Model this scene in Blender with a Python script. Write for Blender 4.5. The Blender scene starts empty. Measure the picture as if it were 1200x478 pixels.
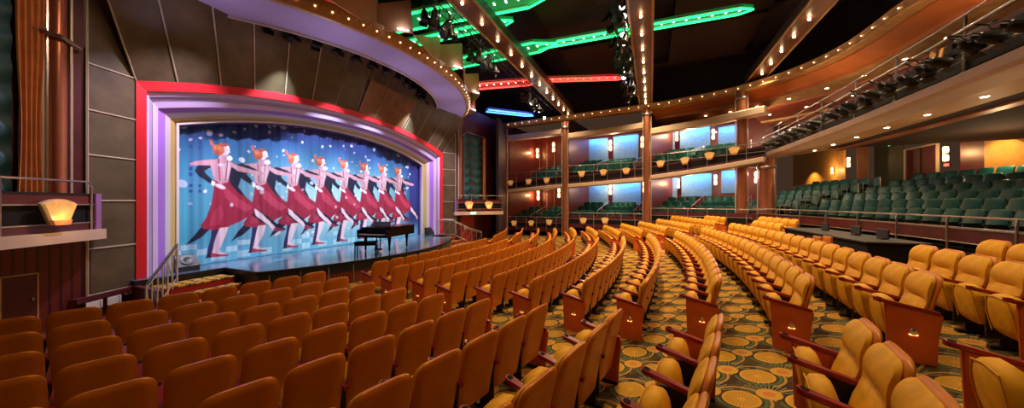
import bpy, bmesh, math, random
import numpy as np
from mathutils import Vector, Matrix
random.seed(7)
C = bpy.context.scene.collection
PI = math.pi
# ------------------------------------------------------------------ frame of the hall
# world X = outward from the stage along the hall's axis, Y = across (far side +), Z up
FOC, HOR = 380.0, 237.0
YAW = math.atan2(-.394, .919)
CAM = Vector((32.079, -10.246, 2.66))
RIGHT = Vector((math.cos(YAW), -math.sin(YAW)))
RIGHT = Vector((math.cos(YAW), math.sin(-YAW)))
FWD = Vector((math.sin(YAW), math.cos(YAW)))
def ray(x): return (x-600)/FOC*RIGHT + FWD
def atd(x, y, d):
    p = ray(x)*d
    return Vector((CAM.x+p.x, CAM.y+p.y, CAM.z+(HOR-y)/FOC*d))
def atz(x, y, z): return atd(x, y, (z-CAM.z)*FOC/(HOR-y))
def proj(p):
    q = Vector((p[0]-CAM.x, p[1]-CAM.y))
    d = q.dot(FWD)
    return 600+FOC*q.dot(RIGHT)/d, HOR-FOC*(p[2]-CAM.z)/d, d
def FL(k):
    if k >= 6: return .96+.09*(k-6)
    if k <= -4: return 0.0
    return max(0, CAM.z-(2.477-.087*k-.010*k*k))
def RR(k): return 30.312+1.025*k
def floor_z(R):
    k = (R-30.312)/1.025
    if k >= 7: return 1.05
    a = math.floor(k); t = k-a
    return FL(a)*(1-t)+FL(a+1)*t

# ------------------------------------------------------------------ materials
MATS = {}
def mat(name, col, rough=.5, metal=0, emit=None, es=0, var=.0, vscale=8, bump=0, bscale=60, sheen=0, coat=0, spec=.5, tint=None):
    if name in MATS: return MATS[name]
    m = bpy.data.materials.new(name); m.use_nodes = True
    nt = m.node_tree; b = nt.nodes['Principled BSDF']
    b.inputs['Base Color'].default_value = (*col, 1)
    b.inputs['Roughness'].default_value = rough
    b.inputs['Metallic'].default_value = metal
    b.inputs['Specular IOR Level'].default_value = spec
    if tint: b.inputs['Specular Tint'].default_value = (*tint, 1)
    if sheen: b.inputs['Sheen Weight'].default_value = sheen
    if coat: b.inputs['Coat Weight'].default_value = coat; b.inputs['Coat Roughness'].default_value = .12
    if emit: b.inputs['Emission Color'].default_value = (*emit, 1); b.inputs['Emission Strength'].default_value = es
    if var or bump:
        tc = nt.nodes.new('ShaderNodeTexCoord')
        n = nt.nodes.new('ShaderNodeTexNoise'); n.inputs['Scale'].default_value = vscale; n.inputs['Detail'].default_value = 4
        nt.links.new(tc.outputs['Object'], n.inputs['Vector'])
        if var:
            r = nt.nodes.new('ShaderNodeValToRGB')
            r.color_ramp.elements[0].position = .3; r.color_ramp.elements[1].position = .7
            r.color_ramp.elements[0].color = (*[c*(1-var) for c in col], 1)
            r.color_ramp.elements[1].color = (*[min(1, c*(1+var)) for c in col], 1)
            nt.links.new(n.outputs['Fac'], r.inputs['Fac']); nt.links.new(r.outputs['Color'], b.inputs['Base Color'])
        if bump:
            n2 = nt.nodes.new('ShaderNodeTexNoise'); n2.inputs['Scale'].default_value = bscale
            nt.links.new(tc.outputs['Object'], n2.inputs['Vector'])
            bp = nt.nodes.new('ShaderNodeBump'); bp.inputs['Strength'].default_value = bump; bp.inputs['Distance'].default_value = .01
            nt.links.new(n2.outputs['Fac'], bp.inputs['Height']); nt.links.new(bp.outputs['Normal'], b.inputs['Normal'])
    MATS[name] = m
    return m
velour = mat('gold_velour', (.70, .335, .020), .55, var=.14, vscale=9, bump=.2, bscale=160, spec=.3, tint=(1, .6, .15))
vinyl = mat('rust_vinyl', (.56, .155, .012), .31, var=.10, vscale=5, bump=.08, bscale=120, spec=.7, tint=(1, .62, .25))
piping = mat('piping', (.40, .12, .02), .5)
burgundy = mat('burgundy_lacquer', (.26, .010, .014), .3, var=.2, vscale=20, coat=.15)
blackm = mat('black_metal', (.012, .012, .014), .4, metal=.3)
blackmat = mat('black_matte', (.008, .008, .010), .8, spec=.2)
endpan = mat('end_panel_vinyl', (.60, .115, .016), .38, var=.1, vscale=6)
chrome = mat('chrome', (.75, .75, .78), .18, metal=1)
steel = mat('brushed_steel', (.46, .42, .40), .33, metal=.9)
aisle_glow = mat('aisle_lamp', (1, .5, .2), .4, emit=(1, .42, .12), es=2.5)
greenv = mat('green_vinyl', (.006, .058, .054), .38, var=.15, vscale=6, spec=.35, tint=(.4, 1, .9))
greenedge = mat('green_piping', (.05, .18, .15), .4)
greenpad = mat('green_seat_pad', (.02, .11, .08), .4, var=.2, spec=.4)
creamp = mat('cream_paint', (.62, .47, .33), .55, var=.06, vscale=2)
soffitp = mat('soffit_paint', (.56, .32, .12), .55, var=.10, vscale=.8)
goldp = mat('gold_cornice', (.50, .30, .12), .42, metal=.2, var=.2, vscale=4)
orangew = mat('orange_wood', (.50, .17, .05), .42, var=.14, vscale=1.3)
redwood = mat('red_wood', (.30, .055, .025), .35, var=.2, vscale=2)
darkred = mat('dark_red_panel', (.12, .016, .014), .38, var=.2, vscale=3)
maroon = mat('maroon_panel', (.085, .012, .018), .42, var=.2, vscale=3)
copper = mat('copper_column', (.42, .15, .075), .32, metal=.55, var=.1, vscale=2)
olive = mat('olive_stone_panel', (.088, .068, .034), .45, var=.28, vscale=2.2, bump=.2, bscale=14)
seamp = mat('pale_seam', (.55, .49, .36), .45, metal=.3)
brownfin = mat('bronze_fin', (.52, .25, .10), .45, metal=.2, var=.15, vscale=1.5)
lavender = mat('lavender_plaster', (.38, .32, .50), .6, var=.05, vscale=1)
ceilm = mat('ceiling_dark', (.007, .004, .012), .75, var=.35, vscale=.35)
ceilp = mat('ceiling_panel_dark', (.014, .004, .010), .65, var=.3, vscale=.5)
beamm = mat('bronze_beam', (.15, .058, .026), .42, metal=.25, var=.15, vscale=2)
beamd = mat('beam_side', (.07, .05, .065), .5)
bulb = mat('warm_bulb', (1, .8, .5), .3, emit=(1, .70, .38), es=30)
bulbs = mat('small_warm_bulb', (1, .8, .5), .3, emit=(1, .66, .30), es=5)
downl = mat('downlight_lens', (1, .9, .75), .3, emit=(1, .78, .50), es=14)
sconcem = mat('sconce_glass', (1, .7, .4), .35, emit=(1, .46, .18), es=5)
fanm = mat('fan_glass', (.62, .36, .12), .4, emit=(1, .46, .12), es=.24, var=.25, vscale=7)
fanbase = mat('fan_base', (.45, .15, .06), .4, emit=(1, .3, .06), es=.10)
blueglow = mat('blue_lit_shade', (.15, .35, .6), .6, var=.12, vscale=5)
whiteled = mat('white_led', (1, 1, 1), .3, emit=(.82, .88, 1), es=22)
neong = mat('green_neon', (.1, .9, .4), .4, emit=(.02, 1, .22), es=2.2)
neonr = mat('red_neon', (.9, .1, .08), .4, emit=(1, .05, .035), es=2.6)
neonb = mat('blue_neon', (.1, .3, 1), .4, emit=(.05, .22, 1), es=4.5)
trough = mat('trough_steel', (.22, .24, .24), .35, metal=.5, var=.3, vscale=3)
redpaint = mat('red_frame_paint', (.62, .012, .022), .4)
lav1 = mat('lilac_paint', (.62, .50, .80), .5); lav2 = mat('violet_paint', (.36, .17, .66), .5)
goldf = mat('gold_frame_paint', (.52, .38, .12), .45); greyf = mat('grey_frame_paint', (.55, .55, .55), .5)
blueedge = mat('indigo_paint', (.07, .045, .24), .55)
drape = mat('amber_drape', (.60, .26, .08), .7, var=.15, vscale=4)
tealv = mat('teal_austrian_curtain', (.010, .085, .11), .5)
blackgloss = mat('piano_black', (.003, .003, .004), .2, spec=.12)
ivory = mat('ivory_keys', (.8, .78, .72), .3)
whitep = mat('white_plastic', (.70, .68, .66), .4)
exitg = mat('exit_green', (.1, .8, .4), .4, emit=(.08, .9, .35), es=2.5)
exitr = mat('exit_red', (.8, .1, .1), .4, emit=(1, .06, .04), es=2.0)
doorr = mat('red_door', (.36, .035, .018), .35, var=.15, vscale=2)
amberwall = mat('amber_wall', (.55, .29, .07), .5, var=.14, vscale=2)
greenwall = mat('green_wallcovering', (.085, .10, .055), .6, var=.15, vscale=5)
redfabric = mat('red_riser_carpet', (.42, .015, .02), .8)
casebl = mat('equipment_black', (.018, .018, .022), .5, var=.3, vscale=9)
ambergel = mat('amber_gel', (.70, .32, .08), .5)

def carpet_mat(name, scale=1.0, dark=(.048, .025, .013)):
    m = bpy.data.materials.new(name); m.use_nodes = True; nt = m.node_tree; N = nt.nodes; L = nt.links
    b = N['Principled BSDF']; b.inputs['Roughness'].default_value = .9; b.inputs['Specular IOR Level'].default_value = .15
    tc = N.new('ShaderNodeTexCoord'); sep = N.new('ShaderNodeSeparateXYZ'); L.new(tc.outputs['Object'], sep.inputs[0])
    def M(op, a, c=None, d=None):
        n = N.new('ShaderNodeMath'); n.operation = op
        for i, v in enumerate((a, c, d)):
            if v is None: continue
            if isinstance(v, (int, float)): n.inputs[i].default_value = v
            else: L.new(v, n.inputs[i])
        return n.outputs[0]
    nz = N.new('ShaderNodeTexNoise'); nz.inputs['Scale'].default_value = 2.2; L.new(tc.outputs['Object'], nz.inputs['Vector'])
    def lattice(P, ox, oy, seed):
        x = M('ADD', M('MULTIPLY', sep.outputs[0], 1/P), ox); y = M('ADD', M('MULTIPLY', sep.outputs[1], 1/P), oy)
        row = M('FLOOR', y); x2 = M('ADD', x, M('MULTIPLY', M('MODULO', M('ABSOLUTE', row), 2), .5))
        qx = M('SUBTRACT', M('FRACT', x2), .5); qy = M('SUBTRACT', M('FRACT', y), .5)
        r = M('SQRT', M('ADD', M('MULTIPLY', qx, qx), M('MULTIPLY', qy, qy)))
        return r, M('ARCTAN2', qy, qx), qx, qy
    col = None
    def mix(fac, c, prev):
        n = N.new('ShaderNodeMix'); n.data_type = 'RGBA'; L.new(fac, n.inputs[0])
        if isinstance(prev, tuple): n.inputs[6].default_value = (*prev, 1)
        else: L.new(prev, n.inputs[6])
        n.inputs[7].default_value = (*c, 1)
        return n.outputs[2]
    def band(v, a, c): return M('MULTIPLY', M('GREATER_THAN', v, a), M('LESS_THAN', v, c))
    col = mix(band(nz.outputs['Fac'], .5, .62), (.075, .050, .018), dark)
    r, a, qx, qy = lattice(.56*scale, .13, .37, 1)
    r2, a2, qx2, qy2 = lattice(.56*scale, .63, .12, 2)
    # thin pale fan lines sweeping away from the medallions
    rays = M('MULTIPLY', band(r2, .16, .46), M('MULTIPLY', M('GREATER_THAN', M('SINE', M('MULTIPLY', a2, 30)), .45), M('GREATER_THAN', a2, .2)))
    col = mix(rays, (.22, .21, .10), col)
    col = mix(M('MULTIPLY', band(r, .36, .42), M('LESS_THAN', a, .6)), (.085, .12, .045), col)
    col = mix(M('MULTIPLY', band(r, .44, .49), M('GREATER_THAN', a, -1.2)), (.42, .22, .04), col)
    col = mix(band(r2, 0, .19), (.55, .17, .035), col)
    col = mix(band(r2, .10, .21), (.56, .30, .04), col)
    col = mix(M('LESS_THAN', r, .315), (.60, .31, .028), col)
    fan = M('MULTIPLY', band(r, .07, .27), M('GREATER_THAN', M('SINE', M('MULTIPLY', a, 26)), .35))
    col = mix(fan, (.30, .15, .03), col)
    L.new(col, b.inputs['Base Color'])
    return m
carpet = carpet_mat('medallion_carpet')
carpet_small = carpet_mat('stair_carpet', .45)

def deck_mat():
    m = bpy.data.materials.new('stage_deck_vinyl'); m.use_nodes = True; nt = m.node_tree; N = nt.nodes; L = nt.links
    b = N['Principled BSDF']; b.inputs['Roughness'].default_value = .16; b.inputs['Specular IOR Level'].default_value = .8
    tc = N.new('ShaderNodeTexCoord'); n = N.new('ShaderNodeTexNoise'); n.inputs['Scale'].default_value = 3; n.inputs['Detail'].default_value = 6
    mp = N.new('ShaderNodeMapping'); mp.inputs['Scale'].default_value = (1, .35, 1)
    L.new(tc.outputs['Object'], mp.inputs[0]); L.new(mp.outputs[0], n.inputs['Vector'])
    r = N.new('ShaderNodeValToRGB'); r.color_ramp.elements[0].color = (.030, .060, .11, 1); r.color_ramp.elements[1].color = (.16, .24, .34, 1)
    r.color_ramp.elements[0].position = .35; r.color_ramp.elements[1].position = .72
    L.new(n.outputs['Fac'], r.inputs[0]); L.new(r.outputs[0], b.inputs['Base Color'])
    bp = N.new('ShaderNodeBump'); bp.inputs['Strength'].default_value = .25; bp.inputs['Distance'].default_value = .02
    L.new(n.outputs['Fac'], bp.inputs['Height']); L.new(bp.outputs[0], b.inputs['Normal'])
    return m
deck = deck_mat()
def slat_mat(name, c1, c2, freq, axis='polar'):
    m = bpy.data.materials.new(name); m.use_nodes = True; nt = m.node_tree; N = nt.nodes; L = nt.links
    b = N['Principled BSDF']; b.inputs['Roughness'].default_value = .4
    tc = N.new('ShaderNodeTexCoord'); w = N.new('ShaderNodeTexWave'); w.wave_type = 'BANDS'; w.bands_direction = 'Y'
    w.inputs['Scale'].default_value = freq
    L.new(tc.outputs['Object'], w.inputs['Vector'])
    r = N.new('ShaderNodeValToRGB'); r.color_ramp.elements[0].color = (*c1, 1); r.color_ramp.elements[1].color = (*c2, 1)
    r.color_ramp.elements[0].position = .05; r.color_ramp.elements[1].position = .3
    L.new(w.outputs['Fac'], r.inputs[0]); L.new(r.outputs[0], b.inputs['Base Color'])
    return m
apronred = slat_mat('apron_red_boards', (.05, .008, .006), (.26, .040, .020), 3.2)
panelred = slat_mat('striped_red_panelling', (.04, .006, .010), (.13, .016, .016), 2.2)

# ------------------------------------------------------------------ mesh helpers
class MB:
    """collects shapes; build() links ONE mesh object"""
    def __init__(s): s.v = []; s.f = []; s.m = []
    def add(s, vs, fs, mi=0):
        o = len(s.v); s.v += [tuple(v) for v in vs]; s.f += [tuple(i+o for i in f) for f in fs]; s.m += [mi]*len(fs); return s
    def bm(s, b, mi=0, M=None):
        if M: b.transform(M)
        b.verts.ensure_lookup_table()
        s.add([v.co.copy() for v in b.verts], [[v.index for v in f.verts] for f in b.faces], mi); b.free(); return s
    def box(s, x0, x1, y0, y1, z0, z1, mi=0, bev=0, M=None, seg=2):
        b = bmesh.new(); bmesh.ops.create_cube(b, size=1)
        for v in b.verts: v.co = Vector((x0+(v.co.x+.5)*(x1-x0), y0+(v.co.y+.5)*(y1-y0), z0+(v.co.z+.5)*(z1-z0)))
        if bev: bmesh.ops.bevel(b, geom=list(b.edges), offset=bev, segments=seg, affect='EDGES', profile=.5)
        b.verts.index_update(); return s.bm(b, mi, M)
    def obox(s, p, q, w, z0, z1, mi=0, bev=0, side=0):
        """box along plan line p-q, width w (side 0 centred, +1 to the left)"""
        p = Vector(p[:2]); q = Vector(q[:2]); L = (q-p).length; a = math.atan2(q.y-p.y, q.x-p.x)
        y0, y1 = (-w/2, w/2) if side == 0 else ((0, w) if side > 0 else (-w, 0))
        return s.box(0, L, y0, y1, z0, z1, mi, bev, Matrix.Translation((p.x, p.y, 0)) @ Matrix.Rotation(a, 4, 'Z'))
    def lathe(s, prof, n=16, mi=0, M=None):
        vs = []; fs = []
        for r, z in prof:
            for i in range(n): vs.append(Vector((r*math.cos(2*PI*i/n), r*math.sin(2*PI*i/n), z)))
        for j in range(len(prof)-1):
            for i in range(n): fs.append((j*n+i, j*n+(i+1) % n, (j+1)*n+(i+1) % n, (j+1)*n+i))
        fs.append(tuple(range(n))[::-1]); fs.append(tuple((len(prof)-1)*n+i for i in range(n)))
        if M: vs = [M @ v for v in vs]
        return s.add(vs, fs, mi)
    def tube(s, pts, r, n=8, mi=0, flat=1.0):
        pts = [Vector(p) for p in pts]; vs = []; fs = []
        for i, p in enumerate(pts):
            t = (pts[min(i+1, len(pts)-1)]-pts[max(i-1, 0)]).normalized()
            up = Vector((0, 0, 1)) if abs(t.z) < .95 else Vector((1, 0, 0))
            a = t.cross(up).normalized(); b = a.cross(t)
            for k in range(n):
                an = 2*PI*k/n; vs.append(p+a*math.cos(an)*r+b*math.sin(an)*r*flat)
        for i in range(len(pts)-1):
            for k in range(n): fs.append((i*n+k, (i+1)*n+k, (i+1)*n+(k+1) % n, i*n+(k+1) % n))
        fs.append(tuple(range(n))); fs.append(tuple((len(pts)-1)*n+k for k in range(n))[::-1])
        return s.add(vs, fs, mi)
    def prism(s, poly, t, mi=0, M=None):
        """polygon in local XY extruded by t along Z"""
        n = len(poly); vs = [Vector((x, y, 0)) for x, y in poly]+[Vector((x, y, t)) for x, y in poly]
        if M: vs = [M @ v for v in vs]
        fs = [tuple(range(n))[::-1], tuple(range(n, 2*n))]+[(i, (i+1) % n, n+(i+1) % n, n+i) for i in range(n)]
        return s.add(vs, fs, mi)
    def sweep(s, path, prof, mi=0, closed=True, mis=None):
        """path of (x,y,z); profile of (offset to the right of travel, dz), mitred in plan"""
        P = [Vector(p) for p in path]; n = len(prof); vs = []; fs = []
        for i, p in enumerate(P):
            a = (P[i]-P[i-1]).xy.normalized() if i else None
            b = (P[i+1]-P[i]).xy.normalized() if i < len(P)-1 else None
            a = a or b; b = b or a
            na = Vector((a.y, -a.x)); nb = Vector((b.y, -b.x)); m = (na+nb).normalized(); m /= max(.3, m.dot(na))
            for o, dz in prof: vs.append((p.x+m.x*o, p.y+m.y*o, p.z+dz))
        for i in range(len(P)-1):
            for k in range(n if closed else n-1):
                k2 = (k+1) % n; fs.append((i*n+k, i*n+k2, (i+1)*n+k2, (i+1)*n+k))
        o = len(fs)
        if closed: fs += [tuple(range(n))[::-1], tuple((len(P)-1)*n+k for k in range(n))]
        if mis is None: return s.add(vs, fs, mi)
        base = len(s.f); s.add(vs, fs, mi)
        w = n if closed else n-1
        for i in range(len(P)-1):
            for k in range(w): s.m[base+i*w+k] = mis[k]
        return s
    def build(s, name, mats, parent=None, smooth=False, loc=None, auto=None):
        me = bpy.data.meshes.new(name); me.from_pydata(s.v, [], s.f)
        if not isinstance(mats, (list, tuple)): mats = [mats]
        for m in mats: me.materials.append(m)
        me.polygons.foreach_set('material_index', s.m)
        b = bmesh.new(); b.from_mesh(me); bmesh.ops.recalc_face_normals(b, faces=b.faces); b.to_mesh(me); b.free()
        if smooth or auto:
            me.polygons.foreach_set('use_smooth', [True]*len(me.polygons))
            me.set_sharp_from_angle(angle=math.radians(auto or 50))
        me.update()
        o = bpy.data.objects.new(name, me); C.objects.link(o)
        if parent: o.parent = parent
        if loc: o.location = loc
        return o
def tag(o, label=None, cat=None, group=None, kind=None):
    if label: o['label'] = label
    if cat: o['category'] = cat
    if group: o['group'] = group
    if kind: o['kind'] = kind
    return o
def struct(o, label=None): o['kind'] = 'structure'; o['label'] = label or o.name; return o
def empty(name, label=None, cat=None, loc=(0, 0, 0), rz=0, group=None):
    o = bpy.data.objects.new(name, None); C.objects.link(o); o.location = loc; o.rotation_euler.z = rz; o.empty_display_size = .2
    return tag(o, label, cat, group)
def copy_tree(o, parent=None):
    c = o.copy(); C.objects.link(c)
    if parent: c.parent = parent
    for ch in list(o.children): copy_tree(ch, c)
    return c
def pol(R, a, z=0): return Vector((R*math.cos(a), R*math.sin(a), z))
ORD = ['first', 'second', 'third', 'fourth', 'fifth', 'sixth', 'seventh', 'eighth', 'ninth', 'tenth', 'eleventh', 'twelfth', 'thirteenth', 'fourteenth', 'fifteenth', 'sixteenth', 'seventeenth', 'eighteenth', 'nineteenth', 'twentieth', 'twenty-first', 'twenty-second', 'twenty-third', 'twenty-fourth', 'twenty-fifth', 'twenty-sixth']
def rad(d): return math.radians(d)

# ------------------------------------------------------------------ camera
cd = bpy.data.cameras.new('camera'); cam = bpy.data.objects.new('camera', cd); C.objects.link(cam)
cd.sensor_width = 36; cd.lens = FOC/1200*36; cd.shift_y = -(239-HOR)/1200; cd.clip_start = .05; cd.clip_end = 200
cam.location = CAM; cam.rotation_euler = (PI/2, 0, math.atan2(FWD.y, FWD.x)-PI/2)
bpy.context.scene.camera = cam

# ------------------------------------------------------------------ floor
def make_floor():
    m = MB(); rs = [12+.35*i for i in range(80)]; na = 70; vs = []; fs = []
    for R in rs:
        for j in range(na+1):
            a = rad(-50+100*j/na); vs.append(pol(R, a, floor_z(R)))
    for i in range(len(rs)-1):
        for j in range(na): q = i*(na+1)+j; fs.append((q, q+na+1, q+na+2, q+1))
    m.add(vs, fs)
    return struct(m.build('floor', carpet, smooth=True), 'patterned carpet floor with golden medallions')
make_floor()

# ------------------------------------------------------------------ golden theatre seats
def seat_meshes():
    """local: faces -X, x=0 the top rear of the back, floor z=0; width .57 along Y"""
    parts = {}
    # rear shell: rounded upholstered board
    def back_x(z, side):   # side 0 rear, 1 front
        t = (z-.22)/.75
        r = -.155*(1-t)**1.0-.012*math.sin(t*PI)
        if side == 0: return r
        f = r-.085-.040*math.sin(min(1, max(0, (t)/.55))*PI)-.036*math.sin(min(1, max(0, (t-.62)/.38))*PI)
        return f
    def halfw(z):
        t = (z-.22)/.75
        w = .232+.022*math.sin(t*PI*.75)
        c = .12
        if z > .97-c:
            q = (z-(.97-c))/c; w -= .10*(1-math.sqrt(max(0, 1-q*q)))
        return w
    zs = [.22, .25, .32, .42, .52, .60, .66, .70, .76, .82, .86, .89, .92, .94, .955, .965, .97]
    m = MB(); ny = 13; vs = []; fs = []
    def slab(front_off, rear_off, wsc, zsc, crease, puff):
        vs = []; fs = []; rows = len(zs)
        for side in (0, 1):
            for z in zs:
                zz = .22+(z-.22)*zsc
                w = halfw(z)*wsc
                for j in range(ny):
                    s = -1+2*j/(ny-1); y = s*w
                    x = (back_x(z, 0)+rear_off) if side == 0 else back_x(z, 1)+front_off
                    e = 1-abs(s)**4
                    edge = min(1, max(0, (.97-z)/.05)); edge = math.sqrt(edge)
                    mid = (back_x(z, 0)+rear_off+back_x(z, 1)+front_off)/2
                    x = mid+(x-mid)*(.45+.55*e)*(.25+.75*edge)
                    if side == 1 and crease and abs(z-.70) < .015: x += .030*e
                    vs.append((x, y, zz))
        def idx(sd, i, j): return sd*rows*ny+i*ny+j
        for sd in (0, 1):
            for i in range(rows-1):
                for j in range(ny-1): fs.append((idx(sd, i, j), idx(sd, i, j+1), idx(sd, i+1, j+1), idx(sd, i+1, j)))
        for i in range(rows-1):
            for j in (0, ny-1): fs.append((idx(0, i, j), idx(1, i, j), idx(1, i+1, j), idx(0, i+1, j)))
        for j in range(ny-1):
            fs.append((idx(0, 0, j), idx(1, 0, j), idx(1, 0, j+1), idx(0, 0, j+1)))
            fs.append((idx(0, rows-1, j), idx(1, rows-1, j), idx(1, rows-1, j+1), idx(0, rows-1, j+1)))
        return vs, fs
    b = MB(); b.add(*slab(-.012, -.05, .975, .99, True, 1)); parts['backrest'] = (b, velour, 60)
    # shell keeps the rear 45 mm
    s = MB(); vs = []; fs = []; rows = len(zs)
    for side in (0, 1):
        for z in zs:
            w = halfw(z)*1.045+.004
            for j in range(ny):
                q = -1+2*j/(ny-1); e = math.sqrt(max(0, 1-abs(q)**6)); edge = math.sqrt(min(1, max(0, (.975-z)/.06)))
                x = back_x(z, 0); x0 = x-.066
                xx = (x if side == 0 else x0)
                xm = (x+x0)/2
                vs.append((xm+(xx-xm)*(.25+.75*e)*(.25+.75*edge), q*w, z+.010))
    for sd in (0, 1):
        for i in range(rows-1):
            for j in range(ny-1): a = sd*rows*ny+i*ny+j; fs.append((a, a+1, a+ny+1, a+ny))
    o = rows*ny
    for i in range(rows-1):
        for j in (0, ny-1): a = i*ny+j; fs.append((a, o+a, o+a+ny, a+ny))
    for j in range(ny-1):
        fs.append((j, o+j, o+j+1, j+1)); a = (rows-1)*ny+j; fs.append((a, o+a, o+a+1, a+1))
    s.add(vs, fs); parts['back_shell'] = (s, vinyl, 60)
    # tip-up cushion, folded upright
    c = MB(); Mx = Matrix.Translation((-.36, 0, .20)) @ Matrix.Rotation(rad(-9), 4, 'Y')
    b2 = bmesh.new(); bmesh.ops.create_cube(b2, size=1)
    bmesh.ops.subdivide_edges(b2, edges=list(b2.edges), cuts=3, use_grid_fill=True)
    for v in b2.verts:
        x, y, z = v.co*2
        n = (abs(x)**4+abs(y)**4+abs(z)**4)**.25
        w = .225*(1-.16*max(0, z)**3)
        v.co = Vector((x/max(n, .8)*.085, y/max(n, .9)*w*1.02, (z/max(n, .9)+1)*.235))
    b2.verts.index_update(); c.bm(b2, 0, Mx)
    c.tube([Mx @ Vector((-.075, -.19, .03)), Mx @ Vector((-.082, -.20, .25)), Mx @ Vector((-.070, -.16, .43)), Mx @ Vector((-.07, 0, .452)), Mx @ Vector((-.070, .16, .43)), Mx @ Vector((-.082, .20, .25)), Mx @ Vector((-.075, .19, .03))], .006, 5, 0)
    parts['seat_cushion'] = (c, velour, 60)
    # armrest with a cup recess at the front, rising forwards
    a = MB(); y = .285
    outline = []
    for k in range(9): t = PI/2+PI*k/8; outline.append((-.575+.045*math.cos(t), .046*math.sin(t)))
    outline += [(-.40, -.034), (-.08, -.026), (-.08, .026), (-.40, .034)]
    vs = []; n = len(outline)
    for zz, sc in ((-.022, .84), (-.014, 1), (.012, 1), (.020, .86)):
        for x, yy in outline: vs.append((x*.95, y+yy*sc, .662+zz-(x+.575)*.20))
    fs = [tuple(range(n)), tuple(3*n+i for i in range(n))[::-1]]
    for j in range(3):
        for i in range(n): fs.append((j*n+i, j*n+(i+1) % n, (j+1)*n+(i+1) % n, (j+1)*n+i))
    a.add(vs, fs)
    a.lathe([(.026, .0), (.026, .0035), (.021, .0035), (.021, .001)], 12, 1, Matrix.Translation((-.542, y, .6835)) @ Matrix.Rotation(rad(11), 4, 'Y'))
    parts['armrest'] = (a, [burgundy, blackmat], 40)
    # standard under the armrest
    l = MB()
    l.box(-.44, -.14, y-.016, y+.016, .10, .585, 0, .008, seg=1)
    l.box(-.34, -.18, y-.02, y+.02, 0, .12, 0, .005, seg=1); l.box(-.42, -.10, y-.035, y+.035, -.03, .018, 0, .004, seg=1)
    parts['leg'] = (l, blackm, 40)
    # aisle end panel
    for nm, sy in (('end_panel', 1),):
        e = MB()
        poly = [(-.475, .0), (-.10, -.02), (-.085, .30), (-.05, .55), (-.50, .635)]
        Mx = Matrix.Translation((0, y+.022, 0)) @ Matrix.Rotation(PI/2, 4, 'X')
        b3 = bmesh.new(); vv = [b3.verts.new((x, z, 0)) for x, z in poly]; f = b3.faces.new(vv)
        r = bmesh.ops.extrude_face_region(b3, geom=[f])
        for v in r['geom']:
            if isinstance(v, bmesh.types.BMVert): v.co.z += .044
        bmesh.ops.bevel(b3, geom=list(b3.edges), offset=.012, segments=2, affect='EDGES'); b3.verts.index_update(); e.bm(b3, 0, Mx)
        parts[nm] = (e, endpan, 40)
    g = MB(); Mx = Matrix.Translation((-.28, y+.022, .34)) @ Matrix.Rotation(-PI/2, 4, 'X')
    g.lathe([(.040, -.004), (.040, .012), (.032, .022), (.018, .024), (.0, .026)], 18, 0, Mx)
    g.box(-.314, -.246, y+.022, y+.038, .300, .316, 1, .004)
    parts['aisle_light'] = (g, [chrome, aisle_glow], 40)
    out = {}
    for k, (mb, mt, au) in parts.items():
        o = mb.build(k, mt, auto=au); out[k] = o.data; C.objects.unlink(o); bpy.data.objects.remove(o)
    return out
SM = seat_meshes()
def mirrored(me):
    m2 = me.copy()
    for v in m2.vertices: v.co.y = -v.co.y
    m2.flip_normals(); return m2
for k in ('armrest', 'leg', 'end_panel', 'aisle_light'): SM[k+'_m'] = mirrored(SM[k])
def part(name, me, parent):
    o = bpy.data.objects.new(name, me); C.objects.link(o); o.parent = parent; return o

seats = []   # (k, angle, block, index from near end, is_near_end, is_far_end, row number of block)
PITCH = .572
def row_block(k, a0, a1, block, sgn=1):
    """seats from angle a0 to a1 (radians, a0 nearer the camera side)"""
    R = RR(k)-.12; n = int((a1-a0)*R/PITCH+.25)
    if n < 1: return
    step = PITCH/R; mid = (a0+a1)/2
    for i in range(n):
        a = mid+(i-(n-1)/2)*step if block == 'c' else ((a1-(n-1-i+.5)*step) if block == 'n' else a0+(i+.5)*step)
        seats.append([k, a, block, i, i == 0, i == n-1, n])
A0, A1 = rad(8.25), rad(10.7)
for k in range(-5, 8):
    R = RR(k)
    lim = math.asin(min(.9, (9.6+.24*(k+5))/R))
    if k <= 5: row_block(k, -A0, A0, 'c')
    elif k == 6: row_block(k, -A0, rad(-3.3), 'c'); row_block(k, rad(5.6), rad(9.8), 'c2')
    else: row_block(k, -A0, rad(-2.6), 'c'); row_block(k, rad(7.6), rad(12.6), 'c2')
    row_block(k, -lim, -A1, 'n')
    if k <= 5: row_block(k, A1, lim, 'f')
    elif k == 6: row_block(k, rad(13.2), rad(17), 'f')
vis = []
for s in seats:
    k, a = s[0], s[1]; p = pol(RR(k), a, FL(k)+.6)
    q = Vector((p.x-CAM.x, p.y-CAM.y)); d = q.dot(FWD)
    if d < .75: continue
    x, y, d = proj(p); x2, y2, _ = proj(pol(RR(k), a, FL(k)+.97))
    if x < -110-60/d or x > 1310+60/d or y2 > 520: continue
    vis.append((d, s))
vis.sort(key=lambda t: t[0])
print('gold seats', len(vis))
BN = {'c': 'centre block', 'n': 'near side block', 'f': 'far side block', 'c2': 'short rear group'}
proto = {}
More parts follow.
